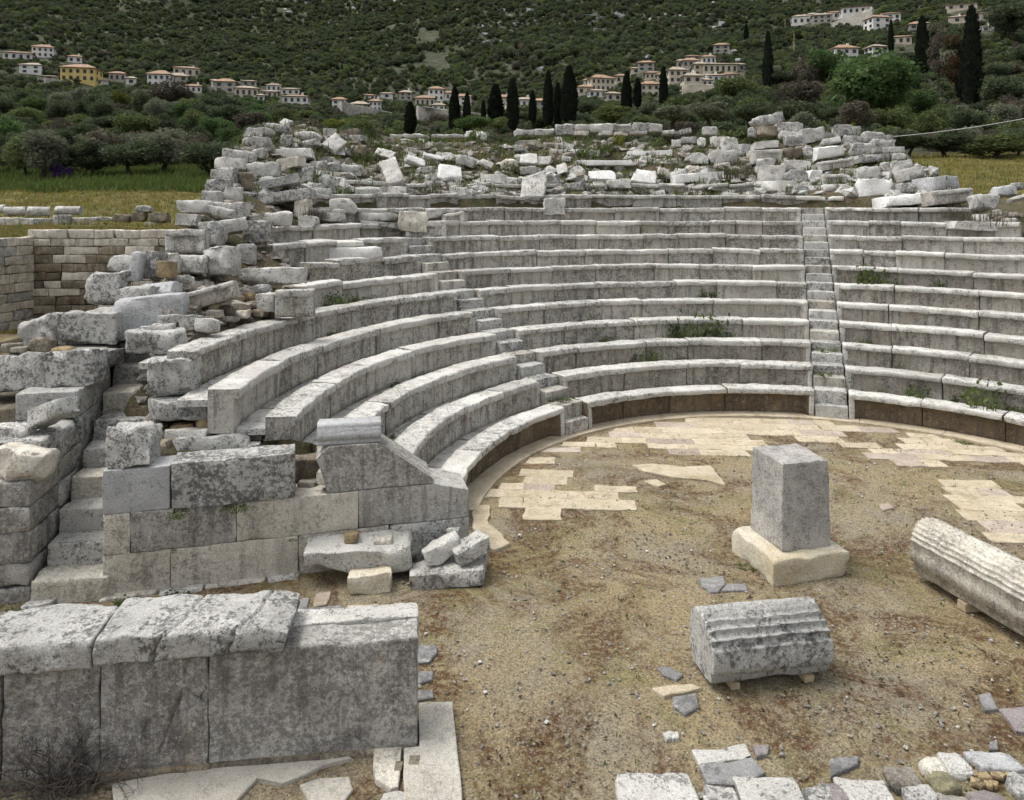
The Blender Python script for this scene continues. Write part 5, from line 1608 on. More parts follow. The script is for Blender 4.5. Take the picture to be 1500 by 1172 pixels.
for i, (x0, y0, x1, y1, m) in enumerate([(197, 302, 220, 311, P_), (164, 314, 188, 326, 'brown'), (190, 311, 212, 325, 'brown'), (145, 318, 162, 324, P_), (216, 312, 246, 326, 'brown'), (132, 318, 146, 324, P_), (206, 326, 232, 334, P_), (236, 330, 256, 342, 'brown')]):
    stone(x0, y0, x1, y1, 'r', m, "field_stone", "rough stone of the tumbled row at the meadow's near edge", Y=28.5, group="field stones at the meadow's edge", d=0.4)
# ------------------------------------------------------------------ foliage builders
def leaf_quads(C, size, rg, up=0.0):
    """one small, randomly turned leaf face per centre"""
    n = len(C)
    a = rg.normal(size=(n, 3))
    a[:, 2] += up
    a /= np.linalg.norm(a, axis=1, keepdims=True)
    b = np.cross(a, rg.normal(size=(n, 3)))
    b /= np.linalg.norm(b, axis=1, keepdims=True) + 1e-9
    s = (size * rg.uniform(0.6, 1.4, n))[:, None]
    w = s * rg.uniform(0.35, 0.7, n)[:, None]
    V = np.stack([C - a * s * .5, C + b * w * .5, C + a * s * .5, C - b * w * .5], 1)
    return V.reshape(-1, 3), np.arange(4 * n).reshape(n, 4)

def lump(center, rad, n, rg):
    """points on the outer part of a clump"""
    d = rg.normal(size=(n, 3))
    d /= np.linalg.norm(d, axis=1, keepdims=True)
    return center + d * rad * (rg.uniform(0.45, 1.0, (n, 1)) ** 0.5)

def crown_mesh(name, seed, w, h, z0, mat, leaves=1500, clumps=16, size=0.16, open_=0.0, core=True):
    """an uneven crown of many leaf clumps; width w, from z0 to z0+h"""
    rg = np.random.default_rng(seed)
    Vs, Fs, n0 = [], [], 0
    per = leaves // clumps
    cores = []
    for i in range(clumps):
        t = rg.uniform(-1, 1, 3)
        while np.linalg.norm(t) > 1:
            t = rg.uniform(-1, 1, 3)
        c = np.array([t[0] * w * 0.36, t[1] * w * 0.36, z0 + h * (0.5 + 0.36 * t[2])])
        r = rg.uniform(0.16, 0.30) * min(w, h * 1.2)
        cores.append((c, r))
        P = lump(c, np.array([r, r, r * 0.8]), per, rg)
        V, F = leaf_quads(P, size * w / 3.0, rg, 0.4)
        Vs.append(V)
        Fs.append(F + n0)
        n0 += len(V)
    if core:                                             # shaded wood and leaves inside the clumps
        for c, r in cores:
            P = lump(c, r * 0.7, 110, rg)
            V, F = leaf_quads(P, r * 0.32, rg, 0)
            Vs.append(V)
            Fs.append(F + n0)
            n0 += len(V)
    return mesh_np(name, np.concatenate(Vs), np.concatenate(Fs), M[mat], False)

def tube(pts, radii, sides=6):
    pts = np.array(pts, float)
    out, F = [], []
    for i, p in enumerate(pts):
        d = pts[min(i + 1, len(pts) - 1)] - pts[max(i - 1, 0)]
        d = d / (np.linalg.norm(d) + 1e-9)
        u = np.cross(d, [0.3, 0.9, 0.1])
        u /= np.linalg.norm(u)
        v = np.cross(d, u)
        for k in range(sides):
            a = 2 * math.pi * k / sides
            out.append(p + radii[i] * (u * math.cos(a) + v * math.sin(a)))
    for i in range(len(pts) - 1):
        for k in range(sides):
            F.append((i * sides + k, i * sides + (k + 1) % sides, (i + 1) * sides + (k + 1) % sides, (i + 1) * sides + k))
    return np.array(out), np.array(F)

def trunk_mesh(name, seed, z1, w, r, limbs=4, mat='bark'):
    rg = np.random.default_rng(seed)
    Vs, Fs, n0 = [], [], 0
    def add(p, rad):
        nonlocal n0
        V, F = tube(p, rad)
        Vs.append(V); Fs.append(F + n0); n0 += len(V)
    top = np.array([rg.uniform(-.1, .1) * w, rg.uniform(-.1, .1) * w, z1 * 0.55])
    add([(0, 0, -0.3), top * [0.4, 0.4, 0.5], top], [r * 1.25, r, r * 0.8])
    for i in range(limbs):
        a = 2 * math.pi * (i + rg.random() * 0.6) / limbs
        e = np.array([math.cos(a) * w * 0.33, math.sin(a) * w * 0.33, z1 * rg.uniform(0.85, 1.25)])
        m = (top + e) / 2 + rg.normal(size=3) * 0.06 * w
        add([top, m, e], [r * 0.6, r * 0.4, r * 0.15])
        e2 = m + (rg.normal(size=3) * 0.15 * w) + [0, 0, z1 * 0.25]
        add([m, e2], [r * 0.35, r * 0.1])
    return mesh_np(name, np.concatenate(Vs), np.concatenate(Fs), M[mat])

def cypress_mesh(seed, mat, n=2600):
    rg = np.random.default_rng(seed)
    t = rg.random(n) ** 0.8
    env = np.interp(t, [0, 0.06, 0.25, 0.55, 0.8, 0.93, 1.0], [0.45, 0.85, 1.0, 0.92, 0.62, 0.32, 0.05])
    a = rg.uniform(0, 6.283, n)
    bul = 1 + 0.22 * vnoise(np.stack([np.cos(a) * 1.6, np.sin(a) * 1.6, t * 7 + seed], 1), seed) + 0.10 * vnoise(np.stack([np.cos(a) * 4, np.sin(a) * 4, t * 22 + seed], 1), seed)
    r = 0.5 * env * bul * np.where(rg.random(n) < 0.7, rg.uniform(0.8, 1.02, n), rg.uniform(0.2, 0.8, n))
    P = np.stack([r * np.cos(a), r * np.sin(a), 0.04 + 0.96 * t], 1)
    s = 0.085
    d = np.stack([np.cos(a) * 0.35, np.sin(a) * 0.35, np.full(n, 0.16)], 1) + rg.normal(size=(n, 3)) * [0.12, 0.12, 0.03]
    d /= np.linalg.norm(d * [1, 1, 8], axis=1, keepdims=True)
    b = np.stack([-np.sin(a), np.cos(a), np.zeros(n)], 1) * 0.10 + rg.normal(size=(n, 3)) * [0.03, 0.03, 0.006]
    L = rg.uniform(0.6, 1.3, (n, 1))
    V = np.stack([P - d * 0.16 * L, P + b * L, P + d * 0.28 * L, P - b * L], 1).reshape(-1, 3)
    # a dark inner column so that it does not show light through
    zc = np.linspace(0.05, 0.96, 12)
    rc = 0.5 * 0.72 * np.interp(zc, [0, 0.06, 0.25, 0.55, 0.8, 0.93, 1.0], [0.45, 0.85, 1.0, 0.92, 0.62, 0.32, 0.05])
    Vt, Ft = tube([(0, 0, q) for q in zc], rc, 8)
    return mesh_np("crown", np.concatenate([V, Vt]), np.concatenate([np.arange(4 * n).reshape(n, 4), Ft + 4 * n]), M[mat], False)

HS = [
    # left village
    (22, 88, 36, 14, "low white house at the far left under a red roof", 'whitewash', 'tiles', 1, 4, 0),
    (60, 84, 28, 20, "white two storey house, topmost of the far left group", 'whitewash', 'tiles', 2, 4, 0),
    (44, 108, 30, 17, "white house below the topmost one at far left", 'whitewash', 'tiles_old', 2, 2, -12),
    (108, 92, 18, 12, "small white house behind the yellow villa", 'whitewash', 'tiles', 1, 2, 0),
    (112, 120, 46, 28, "large yellow villa with pillared loggia", 'renderyellow', 'tiles', 2, 5, -6),
    (70, 118, 24, 8, "low grey shed left of the yellow villa", 'stonewall', 'tiles_old', 1, 1, 0),
    (142, 124, 26, 8, "low white outbuilding right of the yellow villa", 'whitewash', 'tiles_old', 1, 1, 0),
    (170, 119, 22, 15, "stone house with three dark windows by a roofless wall", 'stonewall', 'tiles', 1, 3, 0),
    (191, 124, 14, 12, "roofless white wall right of the stone house", 'whitewash', 'tiles_old', 1, 1, 0),
    (232, 128, 32, 26, "white house with orange roof and many windows, left village", 'whitewash', 'tiles', 2, 4, -8),
    (258, 126, 26, 20, "grey annex right of the orange roofed house", 'stonewall', 'tiles_old', 2, 2, 8),
    (270, 112, 36, 16, "wide house with pale roof above the grey annex", 'rendercream', 'tiles', 1, 4, 5),
    (282, 136, 22, 13, "small house with bright orange roof below the grey annex", 'whitewash', 'tiles', 1, 3, 0),
    (328, 136, 30, 22, "grey house with flat orange roof by a white tower like wall", 'stonewall', 'tiles', 2, 2, -5),
    (314, 128, 10, 12, "tiny whitewashed wall left of the flat orange roof", 'whitewash', 'tiles_old', 1, 1, 0),
    (358, 142, 32, 17, "cream house with pale hipped roof", 'rendercream', 'tiles_old', 1, 4, 6),
    (364, 126, 20, 9, "ruined grey house behind the pale hipped roof", 'stonewall', 'tiles_old', 1, 2, 0),
    (382, 150, 10, 12, "narrow white house right of the pale hipped roof", 'whitewash', 'tiles_old', 1, 1, 0),
    (400, 134, 20, 12, "upper white house of the left village's right end", 'whitewash', 'tiles_old', 1, 3, 0),
    (394, 142, 22, 10, "low house under the right end's upper white house", 'rendercream', 'tiles_old', 1, 3, 0),
    (424, 139, 26, 11, "white house with three windows near the left village's end", 'whitewash', 'tiles_old', 1, 3, 0),
    (432, 152, 36, 14, "long white house with bright red roof ending the left village", 'whitewash', 'tiles', 1, 4, -5),
    # middle
    (496, 160, 20, 18, "pale house alone at the left of the middle group", 'whitewash', 'tiles', 2, 2, 0),
    (526, 168, 24, 20, "grey stone house with pale roof beside a white one", 'stonewall', 'tiles_old', 2, 3, 0),
    (549, 163, 18, 18, "white house with red trim under a pale roof", 'whitewash', 'tiles', 2, 3, 0),
    (541, 146, 16, 8, "small white house with flat roof above the red trimmed one", 'whitewash', 'tiles', 1, 2, 0),
    (566, 144, 18, 9, "tiny white house with pointed roof, middle group", 'whitewash', 'tiles_old', 1, 1, 0),
    (594, 146, 18, 14, "ruined stone house without roof, middle group", 'stonewall', 'tiles_old', 2, 2, 0),
    (622, 158, 28, 19, "cream house with four dark windows, middle group", 'rendercream', 'tiles', 1, 4, 0),
    (638, 148, 22, 22, "tall white house above the cream four windowed one", 'whitewash', 'tiles', 2, 3, 5),
    (656, 147, 20, 14, "white house right of the tall one, middle group", 'whitewash', 'tiles', 1, 3, 0),
    (642, 164, 18, 13, "low white house beside the cream four windowed one", 'whitewash', 'tiles_old', 1, 2, 0),
    (678, 155, 24, 18, "whitish house behind the row's first cypresses", 'whitewash', 'tiles', 2, 3, 0),
    (738, 160, 24, 22, "cream house glimpsed between cypresses", 'rendercream', 'tiles', 2, 2, 0),
    (768, 158, 24, 16, "pale house with porch between cypresses", 'whitewash', 'tiles_old', 1, 3, 0),
    (790, 164, 20, 20, "stone house left of the clustered cypress pair", 'stonewall', 'tiles', 2, 2, 0),
    (856, 139, 22, 15, "ruddy roofed low house right of the cypress row", 'rendercream', 'tiles', 1, 2, 10),
    (880, 134, 36, 26, "big cream house with tall windows right of the cypress row", 'rendercream', 'tiles', 2, 5, 18),
    (874, 143, 26, 13, "low wing below the big cream house", 'whitewash', 'tiles_old', 1, 3, 12),
    (898, 148, 22, 14, "small house stepping down before two cypresses", 'rendercream', 'tiles_old', 1, 2, 14),
    (947, 104, 24, 16, "stone house with orange roof, upper middle", 'stonewall', 'tiles', 2, 2, 0),
    (932, 108, 16, 10, "plain wall house left of the upper orange roof", 'rendercream', 'tiles_old', 1, 1, 0),
    (956, 116, 20, 12, "cream house below the upper orange roof", 'rendercream', 'tiles', 1, 3, 0),
    (952, 142, 28, 24, "square cream house with six windows by the lone cypress", 'rendercream', 'tiles', 2, 3, 5),
    (992, 122, 28, 25, "tall cream house with grey roof at the right village's edge", 'rendercream', 'tiles_old', 2, 3, 15),
    # right village
    (1038, 94, 20, 14, "white house behind the stone house with red roof", 'whitewash', 'tiles', 1, 3, 8),
    (1000, 100, 18, 14, "cream gable behind the tall cream house", 'rendercream', 'tiles_old', 1, 2, 8),
    (1032, 128, 22, 14, "low white house at the right village's foot", 'whitewash', 'tiles_old', 1, 3, 10),
    (1082, 104, 18, 12, "plain wall house at the right village's right end", 'stonewall', 'tiles_old', 1, 2, 5),
    (972, 122, 18, 16, "narrow cream house behind the lone cypress", 'rendercream', 'tiles', 2, 2, 0),
    (910, 122, 18, 14, "cream house above the two cypresses", 'rendercream', 'tiles', 1, 2, 10),
    (862, 126, 16, 11, "white house above the ruddy roofed low one", 'whitewash', 'tiles_old', 1, 2, 10),
    (1240, 26, 18, 11, "white wing left of the high village's biggest house", 'whitewash', 'tiles_old', 1, 2, 0),
    (1192, 30, 16, 12, "narrow white house second in the high village", 'whitewash', 'tiles_old', 1, 2, 0),
    (1012, 108, 24, 24, "stone house with red roof behind the tall cream one", 'stonewall', 'tiles', 2, 3, 8),
    (1026, 112, 20, 22, "plain cream house under the right village's long one", 'rendercream', 'tiles_old', 2, 2, 10),
    (1014, 132, 26, 26, "cream block with small windows at the right village's foot", 'rendercream', 'tiles_old', 2, 2, 12),
    (1054, 108, 50, 18, "long cream house with hipped grey roof, right village", 'rendercream', 'tiles_old', 1, 6, 10),
    (1044, 122, 34, 15, "white house below the long hipped one", 'whitewash', 'tiles_old', 1, 4, 10),
    (1070, 118, 24, 12, "pinkish roofed house right below the long hipped one", 'rendercream', 'tiles', 1, 3, 0),
    (1058, 78, 22, 16, "lone stone house with orange roof above the right village", 'stonewall', 'tiles', 2, 2, 0),
    (1016, 90, 22, 10, "low stone house with red roof above the tall cream one", 'stonewall', 'tiles', 1, 2, 0),
    (1220, 98, 26, 19, "white annex left of the lone house with orange roof", 'whitewash', 'tiles', 1, 1, 0),
    (1239, 90, 34, 26, "lone white house with orange hipped roof on the right slope", 'whitewash', 'tiles', 2, 3, 15),
    (1176, 36, 26, 16, "white house at the left end of the high village", 'whitewash', 'tiles_old', 1, 3, 0),
    (1206, 34, 26, 16, "stone house second from the left in the high village", 'stonewall', 'tiles_old', 2, 3, 0),
    (1226, 28, 22, 13, "small house with red roof beside the high village's biggest", 'whitewash', 'tiles', 1, 3, 0),
    (1258, 21, 40, 14, "biggest white house topping the high village", 'whitewash', 'tiles', 1, 5, 0),
    (1290, 42, 30, 22, "white house stepping down the high village's right side", 'whitewash', 'tiles', 2, 2, 25),
    (1306, 30, 28, 13, "white gabled house at the high village's right end", 'whitewash', 'tiles', 1, 3, 0),
    (1288, 82, 26, 18, "white house with dark roof right of the lone orange roof", 'whitewash', 'tiles_old', 2, 2, 25),
    (1322, 65, 28, 14, "reddish roofed house behind the green tree", 'rendercream', 'tiles', 1, 3, 0),
    (1348, 50, 26, 20, "stone house half hidden by two cypresses", 'stonewall', 'tiles', 2, 2, 0),
    (1412, 14, 40, 10, "high house with pale orange roof at upper right", 'rendercream', 'tiles', 1, 3, 0),
    (1438, 32, 40, 16, "wide house with bright orange roof at upper right", 'rendercream', 'tiles', 1, 4, 10),
    (1404, 34, 22, 12, "small house left of the bright orange roof", 'rendercream', 'tiles_old', 1, 1, 0),
    (1446, 46, 22, 9, "white low house below the bright orange roof", 'whitewash', 'tiles_old', 1, 1, 0),
]
HOUSE_FOOT = (np.array([-200, 0, 110, 230, 330, 430, 500, 600, 700, 850, 960, 1000, 1080, 1130, 1180, 1240, 1300, 1400, 1500, 1700.]), np.array([116, 116, 126, 136, 143, 156, 174, 172, 168, 152, 146, 142, 130, 96, 100, 102, 88, 60, 56, 56.]))
# ------------------------------------------------------------------ trees: one mesh of each sort, copied with its trunk
TREE = {}
def tree_kind(key, seeds, mat, leaves, clumps, size, tw, limbs=4, bark='bark', hz=0.25, tall=1.0):
    TREE[key] = [(crown_mesh("crown", s, 1.0, 0.85 * tall, hz, mat, leaves, clumps, size), trunk_mesh("trunk", s + 1, hz + 0.35 * tall, 0.9, tw, limbs, bark)) for s in seeds]
tree_kind('dark', (11, 12, 13, 14), 'leaf_dark', 4600, 24, 0.095, 0.035)
tree_kind('mid', (21, 22, 23), 'leaf_mid', 4600, 22, 0.09, 0.035)
tree_kind('bright', (31, 32), 'leaf_bright', 9500, 30, 0.052, 0.03)
tree_kind('olive', (41, 42, 43), 'leaf_olive', 3400, 20, 0.075, 0.045, 5)
tree_kind('bare', (51, 52), 'leaf_bare', 2400, 18, 0.07, 0.03, 7)
tree_kind('yellow', (61,), 'leaf_yellow', 3600, 18, 0.085, 0.03)
tree_kind('poplar', (71,), 'leaf_bare', 1800, 20, 0.06, 0.02, 6, hz=0.3, tall=3.4)
tree_kind('rust', (72,), 'leaf_rust', 3200, 22, 0.09, 0.03, 6, hz=0.2, tall=2.8)
used = {}
def tree(key, px, py, wpx, hpx, label, group=None, name=None, y0=45.0, Y=None, seed=None):
    """a tree whose foot shows at (px,py) and whose crown is wpx wide and hpx tall in the photo"""
    p = hill_hit(px, py, y0) if Y is None else at_y(px, py, Y)
    sc = p.y / FPX
    n = used.get(key, 0)
    used[key] = n + 1
    cm, tm = TREE[key][n % len(TREE[key])]
    nm = name or {'dark': 'evergreen_tree', 'mid': 'broadleaf_tree', 'bright': 'broadleaf_tree', 'olive': 'olive_tree', 'bare': 'leafless_tree', 'yellow': 'yellow_green_bush', 'poplar': 'leafless_poplar', 'rust': 'withered_cypress'}[key]
    root = thing(nm, label, "tree" if 'bush' not in nm else "bush", p, (n * 2.4) % 6.28, group)
    z = max(v.co.z for v in cm.vertices) if False else {'poplar': 3.1, 'rust': 2.5}.get(key, 1.05)
    s = (wpx * sc, wpx * sc, hpx * sc / z)
    obj("crown", cm, root, scale=s)
    obj("trunk", tm, root, scale=s)
    return root

# distinct trees
tree('bright', 1275, 198, 140, 120, "large fresh green broadleaf tree behind the right crown")
tree('bright', 1338, 184, 66, 52, "fresh green tree beside two dark cypresses on the right")
tree('bright', 1212, 130, 60, 62, "light green tree below the lone white house on the right")
tree('olive', 62, 268, 92, 76, "small olive tree with dark forked trunk on the meadow's left")
tree('yellow', 160, 232, 40, 32, "round yellow green bush in the valley at left")
tree('yellow', 178, 168, 34, 34, "pale yellow green tree below the houses at left")
tree('bright', 8, 232, 60, 60, "light green tree at the left picture edge")
tree('bright', 118, 246, 46, 40, "bright green bush right of the small olive tree")
tree('bright', 282, 205, 48, 36, "bright green bush left of the ruin's crown", y0=60)
tree('bare', 250, 172, 70, 56, "brownish leafless tree in the valley's middle left")
tree('bare', 1172, 185, 90, 64, "brownish leafless thicket behind the right crown")
tree('bare', 1180, 132, 60, 50, "grey leafless tree right of the lone dark cypress")
tree('yellow', 232, 160, 44, 22, "reddish brown dry bush in the valley") if False else None
tree('poplar', 1372, 150, 34, 150, "tall bare grey poplar between the right hand cypresses")
tree('rust', 1398, 152, 36, 110, "withered rusty brown cypress between living ones")
tree('bright', 690, 194, 62, 24, "low fresh green bush behind the crown, left of the cypress row", Y=44)
tree('mid', 730, 192, 30, 20, "small green bush at the foot of the cypress row", Y=44)
tree('mid', 900, 182, 70, 26, "low green bush behind the crown wall", Y=52)
tree('olive', 985, 186, 74, 30, "greyish olive bush behind the crown, right of middle", Y=52)
tree('olive', 1040, 184, 70, 34, "broad greyish bush behind the crown, further right", Y=54)
tree('mid', 1075, 160, 64, 50, "bushy green tree below the right village", y0=90)
tree('dark', 1100, 190, 70, 44, "dark bush just left of the right crown's top block", Y=56)
tree('dark', 1470, 165, 60, 56, "massive dark evergreen beside the tallest cypress, right")
tree('dark', 1478, 66, 64, 60, "dark rounded tree high at the right picture edge")
tree('mid', 1455, 236, 110, 40, "bushy green bank growing above the yellow meadow at right", Y=58)
tree('dark', 1385, 232, 90, 40, "dark bush above the yellow meadow at right", Y=60)
tree('dark', 1330, 230, 70, 40, "dark bush behind the right crown's sloping end", Y=60)
tree('dark', 1490, 232, 60, 44, "dark bush at the right picture edge above the meadow", Y=60)
tree('bare', 1255, 200, 60, 50, "leafless brush behind the two skyline blocks", Y=64)
# the valley's many lesser trees
LB = {'dark': ("dark evergreen tree in the mixed wood of the valley", "dark evergreens of the valley"), 'mid': ("mid green broadleaf tree in the mixed wood of the valley", "broadleaf trees of the valley"),
      'bright': ("fresh green tree in the mixed wood of the valley", "fresh green trees of the valley"), 'yellow': ("yellow green bush in the mixed wood of the valley", "yellow green bushes of the valley"),
      'olive': ("silvery olive tree in the mixed wood of the valley", "olive trees of the valley"), 'bare': ("leafless brown tree in the mixed wood of the valley", "leafless trees of the valley")}
r2 = random.Random(23)
cells = []
for row, (py, wp_, hp_) in enumerate([(262, 74, 52), (246, 70, 50), (228, 64, 48), (210, 58, 46), (192, 52, 42), (176, 46, 38), (162, 40, 32)]):
    px = -70 + 18 * (row % 2)
    while px < 560:
        cells.append((px + r2.uniform(-12, 12), py + r2.uniform(-7, 7), wp_, hp_))
        px += wp_ * 0.72
for py, wp_, hp_ in [(212, 70, 50), (196, 62, 46), (180, 56, 44), (160, 50, 40), (140, 46, 36), (120, 42, 34), (100, 38, 30)]:
    px = 1000 if py > 150 else 1095
    while px < 1600:
        cells.append((px + r2.uniform(-12, 12), py + r2.uniform(-7, 7), wp_, hp_))
        px += wp_ * 0.85
for py, wp_, hp_ in [(196, 56, 36), (184, 52, 34)]:
    px = 540
    while px < 1010:
        cells.append((px + r2.uniform(-12, 12), py + r2.uniform(-4, 4), wp_, hp_))
        px += wp_ * 0.9
for px, py, wp_, hp_ in cells:
    if (95 < py < 175 and 1190 < px < 1290 and r2.random() < 0.6) or (90 < py < 190 and 1325 < px < 1450):
        continue
    hp_ = min(hp_, py - float(np.interp(px, *HOUSE_FOOT)) + 3)
    if hp_ < 14:
        continue
    k = r2.choices(['dark', 'mid', 'olive', 'bare', 'bright', 'yellow'], [0.46, 0.22, 0.12, 0.11, 0.06, 0.03])[0]
    tree(k, px, py, wp_ * r2.uniform(0.7, 1.2), hp_ * r2.uniform(0.75, 1.15), *LB[k], y0=48)

# cypresses
CYP = [cypress_mesh(s, 'cypress') for s in (1, 2, 3)]
CT = mesh_np("trunk", *tube([(0, 0, -0.05), (0, 0, 0.12)], [0.12, 0.10], 6), M['bark'])
def cypress(px, pyb, pyt, wpx, label, Y=None, y0=45.0, i=0):
    p = hill_hit(px, pyb, y0) if Y is None else at_y(px, pyb, Y)
    sc = p.y / FPX
    root = thing("cypress", label, "cypress", p, px * 0.7, "cypresses")
    h, w = (pyb - pyt) * sc, 0.88 * wpx * sc
    for nm, me in (("crown", CYP[i % 3]), ("trunk", CT)):
        obj(nm, me, root, scale=(w, w, h))
for i, (px, yb, yt, w, Y, lab) in enumerate([
    (601, 198, 150, 20, 80, "broad low cypress left of the cypress row"),
    (666, 198, 128, 19, 80, "first tall cypress of the row, beside a narrower one"),
    (684, 198, 136, 14, 80, "narrow cypress right of the row's first tall one"),
    (708, 182, 148, 9, 100, "smallest cypress of the row"),
    (726, 180, 124, 24, 100, "wide tapering cypress left of the row's middle"),
    (751, 192, 116, 21, 84, "tall cypress in the middle of the row"),
    (780, 184, 133, 13, 100, "slim short cypress right of the middle of the row"),
    (803, 186, 106, 17, 92, "tall slender cypress left of the clustered pair"),
    (817, 186, 122, 15, 95, "left cypress of the clustered pair, lower and leaning"),
    (834, 184, 98, 27, 90, "broadest cypress of the row, ending the cluster"),
    (918, 166, 106, 17, 110, "left one of two cypresses before the middle houses"),
    (934, 158, 115, 14, 118, "right slimmer one of two cypresses before the middle houses"),
    (972, 162, 98, 15, 112, "lone cypress before the long cream houses"),
    (1125, 140, 48, 16, None, "lone tall cypress on the slope right of middle"),
    (1093, 64, 36, 8, None, "small cypress high on the mountain slope"),
    (1305, 80, 30, 9, None, "slim cypress before the long white house"),
    (1351, 112, 26, 22, None, "dark cypress left of the bare poplar"),
    (1369, 105, 40, 14, None, "cypress directly beside the bare poplar"),
    (1423, 158, 12, 30, None, "tallest cypress of all, far right"),
    (1340, 150, 100, 16, None, "short cypress below the bare poplar"),
    (1410, 150, 60, 20, None, "dark cypress touching the withered one"),
]):
    cypress(px, yb, yt, w, lab, Y, i=i)

# ------------------------------------------------------------------ the two villages
def prism_roof(name, w, d, h, ov, mat, hip=True):
    x, y = w / 2 + ov, d / 2 + ov
    rx = max(0.2, x - y * 0.9) if hip else x
    V = [(-x, -y, 0), (x, -y, 0), (x, y, 0), (-x, y, 0), (-rx, 0, h), (rx, 0, h), (-x, -y, -0.15), (x, -y, -0.15), (x, y, -0.15), (-x, y, -0.15)]
    bmF4 = [(0, 1, 5, 4), (2, 3, 4, 5), (6, 7, 1, 0), (7, 8, 2, 1), (8, 9, 3, 2), (9, 6, 0, 3), (9, 8, 7, 6)]
    return mesh_np(name, np.array(V), [np.array(bmF4), np.array([(1, 2, 5), (3, 0, 4)])], mat, False)
def boxm(name, w, d, h, mat, z=0.0):
    V = np.array([(x * w / 2, y * d / 2, z + k * h) for k in (0, 1) for x, y in ((-1, -1), (1, -1), (1, 1), (-1, 1))])
    F = np.array([(0, 3, 2, 1), (4, 5, 6, 7), (0, 1, 5, 4), (1, 2, 6, 5), (2, 3, 7, 6), (3, 0, 4, 7)])
    return mesh_np(name, V, F, mat, False)
WIN = boxm("window", 1.0, 0.16, 1.0, M['window'])
SILL = boxm("window_frame", 1.25, 0.12, 1.18, M['whitewash'])
CHIM = boxm("chimney", 0.6, 0.6, 1.2, M['whitewash'])
def house(px, pyb, wpx, hpx, label, wall='whitewash', roof='tiles', storeys=2, nw=3, yaw=0.0, cat="house", flat=False, dep=0.75, hip=True):
    p = hill_hit(px, pyb, 120)
    sc = p.y / FPX
    w, hh = wpx * sc, hpx * sc
    d = w * dep
    rh = 0.0 if flat else min(hh * 0.28, d * 0.3)
    wh = hh - rh
    base = math.atan2(p.x, p.y)
    root = thing("house", label, cat, (p.x, p.y + d * 0.4, p.z), R_(yaw) - base * 0.6, "village houses")
    obj("wall", boxm("wall", w, d, wh + 4, M[wall], -4), root)
    if flat:
        obj("roof", boxm("roof", w + 0.5, d + 0.5, 0.3, M['whitewash'], wh), root)
    else:
        rf = obj("roof", prism_roof("roof", w, d, rh, 0.5, M[roof], hip), root, (0, 0, wh + 0.16))
        if int(px) % 3 == 0:
            obj("chimney", CHIM, rf, (w * 0.22, 0.1, rh * 0.4))
    sh = wh / storeys
    ww, wz = min(1.25, w / nw * 0.42), min(1.7, sh * 0.52)
    for s in range(storeys):
        for i in range(nw):
            x = (i + 0.5) / nw * w - w / 2
            o = obj("window", WIN, root, (x, -d / 2 - 0.04, sh * s + sh * 0.27), scale=(ww, 1, wz))
    for s in range(storeys):
        for i in range(2):
            y = (i + 0.5) / 2 * d - d / 2
            sd_ = -1 if px > 750 else 1
            o = obj("window", WIN, root, (sd_ * (w / 2 + 0.04), y, sh * s + sh * 0.27), (0, 0, R_(90)), scale=(ww, 1, wz))
    return root
for h_ in HS:
    house(*h_)
# terrace walls of the villages
def terrace(px0, py0, px1, py1, hpx, mat, label):
    a, b = hill_hit(px0, py0, 100), hill_hit(px1, py1, 100)
    Lw = (b - a).length
    h = hpx * (a.y + b.y) / 2 / FPX
    me = rough_box("terrace_wall", (Lw, 0.8, h + 2), M[mat], int(px0), seg=1.5, r=0.1, amp=0.12)
    o = obj("terrace_wall", me, None, ((a.x + b.x) / 2, (a.y + b.y) / 2, (a.z + b.z) / 2 - 2), (0, 0, math.atan2(b.y - a.y, b.x - a.x)))
    tag(o, label, "wall")
terrace(1218, 40, 1278, 38, 16, 'stonewall', "sloping grey terrace wall under the high village's biggest house")
terrace(500, 176, 600, 170, 12, 'stonewall', "grey terrace wall under the middle houses, left stretch")
terrace(612, 194, 712, 190, 30, 'stonewall', "pale stone wall behind the row's first cypresses")
terrace(740, 186, 800, 182, 26, 'stonewall', "stone wall behind the middle of the cypress row")
terrace(66, 126, 100, 124, 8, 'stonewall', "short wall below the yellow villa")
terrace(1000, 138, 1080, 126, 8, 'rendercream', "pale terrace wall at the right village's foot")
# poles
for (px, yb, yt, lab) in [(1163, 82, 48, "utility pole above the green terraces at right"), (1150, 50, 28, "utility pole left of the high village"), (1325, 72, 52, "utility pole before the reddish roofed house")]:
    p = hill_hit(px, yb, 100)
    h = (yb - yt) * p.y / FPX
    Vt, Ft = tube([(0, 0, -1), (0, 0, h)], [0.14, 0.10], 6)
    o = obj("utility_pole", mesh_np("utility_pole", Vt, Ft, M['wood']), None, p)
    tag(o, lab, "pole")
